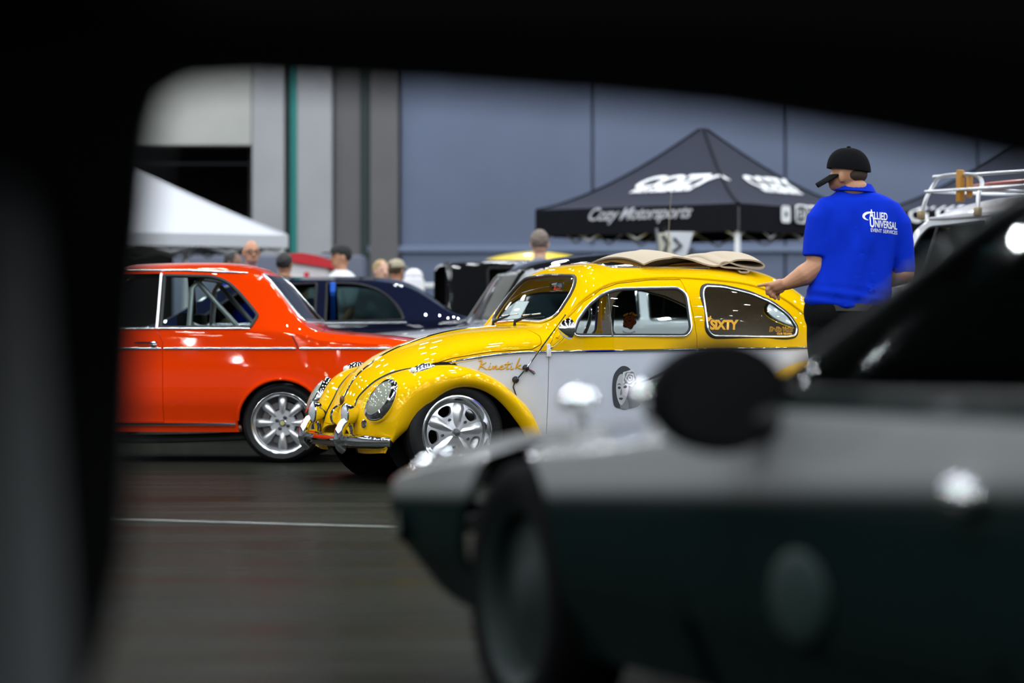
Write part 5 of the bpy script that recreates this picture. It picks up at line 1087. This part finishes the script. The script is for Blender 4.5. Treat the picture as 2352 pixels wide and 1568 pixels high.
bystander('person in a white T-shirt and dark cap beside the red stall', 783, 562, 1.78, -70, 'warm', cloth('white', (.72, .72, .76)), hair_m['black'], mat('cap_dark', (.015, .015, .014), .85))
bystander('blond person standing behind the navy sedan roof', 876, 597, 1.62, 30, 'fair', cloth('grey_b', (.2, .2, .22)), hair_m['blond'])
bystander('person in a khaki cap behind the rear of the navy sedan', 910, 596, 1.64, 150, 'warm', cloth('brown', (.09, .06, .05)), hair_m['brown'], cloth('khaki', (.38, .33, .24)))
bystander('close-cropped person in a grey shirt near the black wagon', 1240, 528, 1.87, 172, 'fair', cloth('grey', (.17, .19, .25)), hair_m['grey'])
# ============================================================ silver sports car close to the camera, heading away
spaint = mat('sports_painted_shade', (0.0035, 0.008, 0.0075), .5, 0, .22, .06, spec=0)  # reflected light on top and shade on the flanks, put into the colour
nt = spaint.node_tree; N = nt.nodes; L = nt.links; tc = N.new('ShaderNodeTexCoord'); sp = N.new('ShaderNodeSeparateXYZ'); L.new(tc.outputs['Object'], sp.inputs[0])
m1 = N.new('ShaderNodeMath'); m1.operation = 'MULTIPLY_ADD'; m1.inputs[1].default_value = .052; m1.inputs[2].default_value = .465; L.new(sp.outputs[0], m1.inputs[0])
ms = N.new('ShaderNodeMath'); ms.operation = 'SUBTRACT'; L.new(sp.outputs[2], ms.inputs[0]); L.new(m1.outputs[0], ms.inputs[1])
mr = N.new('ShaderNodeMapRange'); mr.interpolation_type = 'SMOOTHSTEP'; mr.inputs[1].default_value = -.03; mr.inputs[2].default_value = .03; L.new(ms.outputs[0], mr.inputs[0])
ma = N.new('ShaderNodeMath'); ma.operation = 'LESS_THAN'; ma.inputs[1].default_value = .712; L.new(sp.outputs[2], ma.inputs[0])  # upper limit of the painted light band along the doors
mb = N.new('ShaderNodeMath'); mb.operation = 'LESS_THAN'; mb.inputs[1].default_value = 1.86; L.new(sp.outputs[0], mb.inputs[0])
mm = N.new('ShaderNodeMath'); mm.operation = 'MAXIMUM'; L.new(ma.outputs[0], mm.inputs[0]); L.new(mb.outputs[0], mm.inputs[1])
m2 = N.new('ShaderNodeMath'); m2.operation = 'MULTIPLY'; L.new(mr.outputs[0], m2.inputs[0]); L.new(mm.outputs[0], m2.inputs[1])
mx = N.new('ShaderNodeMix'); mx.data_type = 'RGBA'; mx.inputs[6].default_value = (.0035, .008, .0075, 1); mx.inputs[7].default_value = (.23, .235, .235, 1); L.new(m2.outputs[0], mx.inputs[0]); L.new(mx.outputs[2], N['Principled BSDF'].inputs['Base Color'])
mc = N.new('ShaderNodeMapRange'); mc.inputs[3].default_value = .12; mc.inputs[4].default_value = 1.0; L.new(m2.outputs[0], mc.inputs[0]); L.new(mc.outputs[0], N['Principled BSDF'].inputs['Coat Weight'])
PS = math.atan2(-.936, .352)
sc = thing('dark_sports_car', 'blurred low sports car with painted-in light top, shaded sides and black mirror in the foreground', 'car', (.44, 7.17, 0), PS)
R = [(-.30, .30, .50, .36, .62, .44, .64, .47, .56, .49), (-.22, .26, .60, .36, .71, .48, .71, .535, .60, .555), (.06, .22, .66, .36, .75, .52, .74, .58, .61, .60), (.5, .2, .70, .36, .79, .565, .775, .625, .62, .65), (1.2, .18, .72, .36, .80, .61, .78, .67, .62, .695), (1.75, .18, .72, .36, .80, .665, .78, .71, .66, .735), (1.88, .18, .72, .36, .80, .70, .78, .755, .66, .775), (2.62, .18, .72, .36, .80, .715, .78, 1.08, .60, 1.13), (2.90, .18, .72, .36, .80, .72, .78, 1.15, .58, 1.205), (3.3, .18, .72, .36, .80, .725, .79, 1.14, .58, 1.20), (3.9, .2, .72, .36, .80, .72, .79, .82, .60, .86), (4.15, .24, .66, .36, .74, .68, .72, .74, .60, .77)]
sS = loft_car(R, 90, .02)
swin = rounded([(1.98, .745), (2.60, 1.03), (2.88, 1.10), (3.28, 1.09), (3.55, .82), (3.50, .745)], [.05, .05, .06, .06, .05, .05])
swd = rounded([(-.52, 1.08), (.52, 1.08), (.62, .80), (-.62, .80)], .05)
tyr = .285; arches = [[(cu + .325 * math.cos(a), .29 + .325 * math.sin(a)) for a in np.linspace(0, 2*PI, 41)[:-1]] for cu in (.80, 3.25)]
sdoor = [(2.0, .30), (1.96, .715), (2.05, .735), (3.30, .735), (3.28, .5), (3.0, .30)]
scb = cut(sS.copy(), [cutter(swin, 'y', -1, 1), cutter(swd, 'x', 1.8, 2.75)] + [cutter(a, 'y', -1, 1) for a in arches] + [cutter(inset(sdoor, -.004), 'y', -1, -.3), cutter(inset(sdoor, -.004), 'y', .3, 1)])
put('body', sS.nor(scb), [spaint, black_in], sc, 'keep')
for sg in (-1, 1):
    lo, hi = (-1, -.3) if sg < 0 else (.3, 1)
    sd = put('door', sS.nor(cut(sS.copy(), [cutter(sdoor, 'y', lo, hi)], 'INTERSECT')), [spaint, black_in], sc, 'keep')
    put('window', sS.nor(cut(sS.copy(), [cutter(inset(swin, -.002), 'y', lo, hi)], 'INTERSECT')), [glass_dark, glass_dark], sd, 'keep')
    put('window_seal', ring_on(sS, inset(swin, -.004), .012, sg, .0), black_pl, sd)
    g = G(); hp = sS.side(2.80, .60, sg, .0); g.ell(hp + Vector((0, sg * .018, 0)), (.05, .026, .028)); put('handle', g, chrome, sd)
    # round black door mirror
    mp = sS.side(2.02, .72, sg, 0); g = G(); M = Matrix.Translation((2.07, sg * .875, .735)) @ Matrix.Rotation(math.radians(0), 4, 'Z')
    g.lathe([(.001, -.055), (.05, -.05), (.085, -.03), (.098, .0), (.10, .03), (.094, .045), (.001, .045)], n=36, axis='x', M=M @ Matrix.Diagonal((1, 1.32, 1.0, 1))); mo = put('door_mirror', g, mat('matt_black', (.003, .003, .0035), .9, spec=.05), sd)
    g = G(); g.lathe([(.086, .047), (.001, .047)], n=32, axis='x', M=M @ Matrix.Diagonal((1, 1.32, 1.0, 1))); put('mirror_glass', g, mat('mirror_tint', (.004, .004, .005), .6, spec=.1), mo)
    g = G(); g.tube([(2.08, sg * .84, .70), (2.12, sg * .76, .69)], [.022, .03], 10); put('stalk', g, black_pl, mo)
    # headlight bezel, bumper corner, chrome fender fittings
    g = G(); g.lathe([(.07, .06), (.088, .02), (.092, -.01), (.08, -.02)], (-.20, sg * .58, .47), 32, 'x'); hl = put('headlight', g, chrome, sc); g = G(); g.lathe([(.08, -.012), (.05, -.03), (.001, -.036)], (-.20, sg * .58, .47), 32, 'x'); put('lens', g, lens_m, hl)
    fp_ = sS.side(1.05, .55, sg, 0); 
    for (u_, v_, zz, sx, sy, sz, hh) in ((.76, .60, .0, .050, .042, .034, .055), (1.15, .60, .0, .060, .045, .034, .050)):
        h_ = sS.bv.ray_cast(Vector((u_, sg * v_, 2)), Vector((0, 0, -1)))[0]; g = G(); g.ell(h_ + Vector((0, 0, hh)), (sx, sy, sz), 20, 12); g.tube([h_ + Vector((.02, 0, -.01)), h_ + Vector((.0, 0, hh))], .014, 10); put('fender_mirror', g, chrome, sc)
    g = G(); g.ell((2.25, sg * .801, .40), (.11, .012, .08), 20, 10); put('side_oval', g, mat('dark_green_oval', (.002, .012, .010), .6, spec=.2), sc)  # flat dark green oval low on the flank
g = G(); Pb = [[(-.33 + .30 * abs(v / .76) ** 5 + a, v, .38 + b_) for a, b_ in prof] for v in np.linspace(-.76, .76, 33)]; g.grid(Pb, cv=True); g.add(Pb[0], [tuple(range(10))]); g.add(Pb[-1], [tuple(range(10))]); put('bumper', g, chrome, sc)
put('windshield', sS.nor(cut(sS.copy(), [cutter(inset(swd, -.002), 'x', 1.8, 2.75)], 'INTERSECT')), [glass_dark, glass_dark], sc, 'keep')
ty = wheel_tyre(tyr, .19, .2); g = G(); g.lathe([(.001, -.06), (.05, -.06), (.08, -.045), (.17, -.035), (.18, -.07), (.2, -.085), (.202, -.07), (.19, .06)], n=40); rm = g.mesh()
for cu in (.80, 3.25):
    for sg in (-1, 1): wh = put('wheel', ty.copy(), mat('matt_black', (.003, .003, .0035), .9, spec=.05), sc); wh.location = (cu, sg * .685, tyr); wh.rotation_euler = (0, 0, PI if sg > 0 else 0); put('rim', rm.copy(), mat('dark_rim', (.004, .010, .009), .6, .0, spec=.2), wh)
    g = G(); g.tube([(cu, -.6, tyr), (cu, .6, tyr)], .05, 8); put('axle', g, black_in, sc)
g = G(); g.box((2.1, 0, .23), (3.6, 1.2, .04)); put('floor_pan', g, black_in, sc)
for yv in (-.34, .34): g = G(); g.box((2.85, yv, .36), (.5, .46, .12), .05).box((3.12, yv, .60), (.13, .45, .5), .06); put('seat', g, black_in, sc)

# ============================================================ black coupe the photograph is taken through
bc = thing('black_coupe', 'out-of-focus black coupe whose open doorways frame the view', 'car', (0, 1.95, 0), PI)
bk = mat('coupe_black', (.006, .006, .007), .6)
# local x points left in the picture (towards the tail), local +y towards the camera
R = [(-2.3, .3, .55, .42, .68, .55, .68, .60, .60, .62), (-2.1, .22, .66, .42, .80, .62, .80, .68, .66, .70), (-1.15, .2, .72, .42, .86, .74, .85, .80, .68, .83), (-.95, .2, .72, .42, .86, .78, .85, .85, .70, .88), (-.55, .2, .72, .42, .86, .80, .85, 1.09, .72, 1.13), (-.1, .2, .72, .42, .86, .82, .85, 1.135, .78, 1.20), (.3, .2, .72, .42, .86, .83, .85, 1.145, .79, 1.215), (.7, .2, .72, .42, .86, .83, .85, 1.135, .78, 1.20), (1.5, .22, .72, .42, .86, .82, .85, .90, .66, .93), (1.95, .3, .62, .42, .76, .72, .74, .78, .62, .80)]
cS = loft_car(R, 80, .025)
op = [(.341, 1.037), (.333, 1.062), (.311, 1.074), (.247, 1.077), (.075, 1.069), (-.096, 1.056), (-.199, 1.046), (-.353, 1.020), (-.504, .990), (-.72, .93), (-.90, .86), (-.95, .80), (-.93, .50), (-.88, .30), (.46, .30), (.44, .42), (.40, .523), (.375, .63), (.369, .737), (.365, .823), (.356, .909)]
arB = [[(cu + .33 * math.cos(a), .29 + .33 * math.sin(a)) for a in np.linspace(0, 2*PI, 41)[:-1]] for cu in (-1.5, 1.05)]
near = rounded([(.62, 1.09), (-.45, 1.05), (-.92, .84), (-.92, .30), (.55, .30), (.62, .8)], .05)
cb = cut(cS.copy(), [cutter(op, 'y', -1.2, -.2), cutter(near, 'y', .2, 1.2)] + [cutter(a, 'y', -1.2, 1.2) for a in arB]); put('body', cS.nor(cb), [bk, bk], bc, 'keep')
g = G(); g.box((-.2, 0, .24), (2.6, 1.35, .05)); put('floor_pan', g, bk, bc)
for sg in (-1, 1): g = G(); g.box((-.2, sg * .76, .27), (1.5, .16, .10), .03); put('sill', g, bk, bc)
sg_m = mat('grey_seat_cloth', (.14, .15, .155), .9, bump=(200, .2))
M = Matrix.Translation((.43, -.22, .36)) @ Matrix.Rotation(math.radians(4), 4, 'Y')
st = put('seat', (lambda g: (g.box((.0, 0, .31), (.16, .46, .62), .07, M=M, seg=4), g)[1])(G()), sg_m, bc); g = G(); g.box((.20, -.22, .34), (.40, .46, .12), .05, M=Matrix.Translation((.02, 0, 0))); put('cushion', g, sg_m, st)
for cu in (-1.5, 1.05):
    for sg in (-1, 1): wh = put('wheel', ty.copy(), tyre_m, bc); wh.location = (cu, sg * .74, tyr); wh.rotation_euler = (0, 0, PI if sg > 0 else 0); put('rim', rm.copy(), mat('dark_rim', (.004, .010, .009), .6, .0, spec=.2), wh)
    g = G(); g.tube([(cu, -.6, tyr), (cu, .6, tyr)], .05, 8); put('axle', g, black_in, bc)
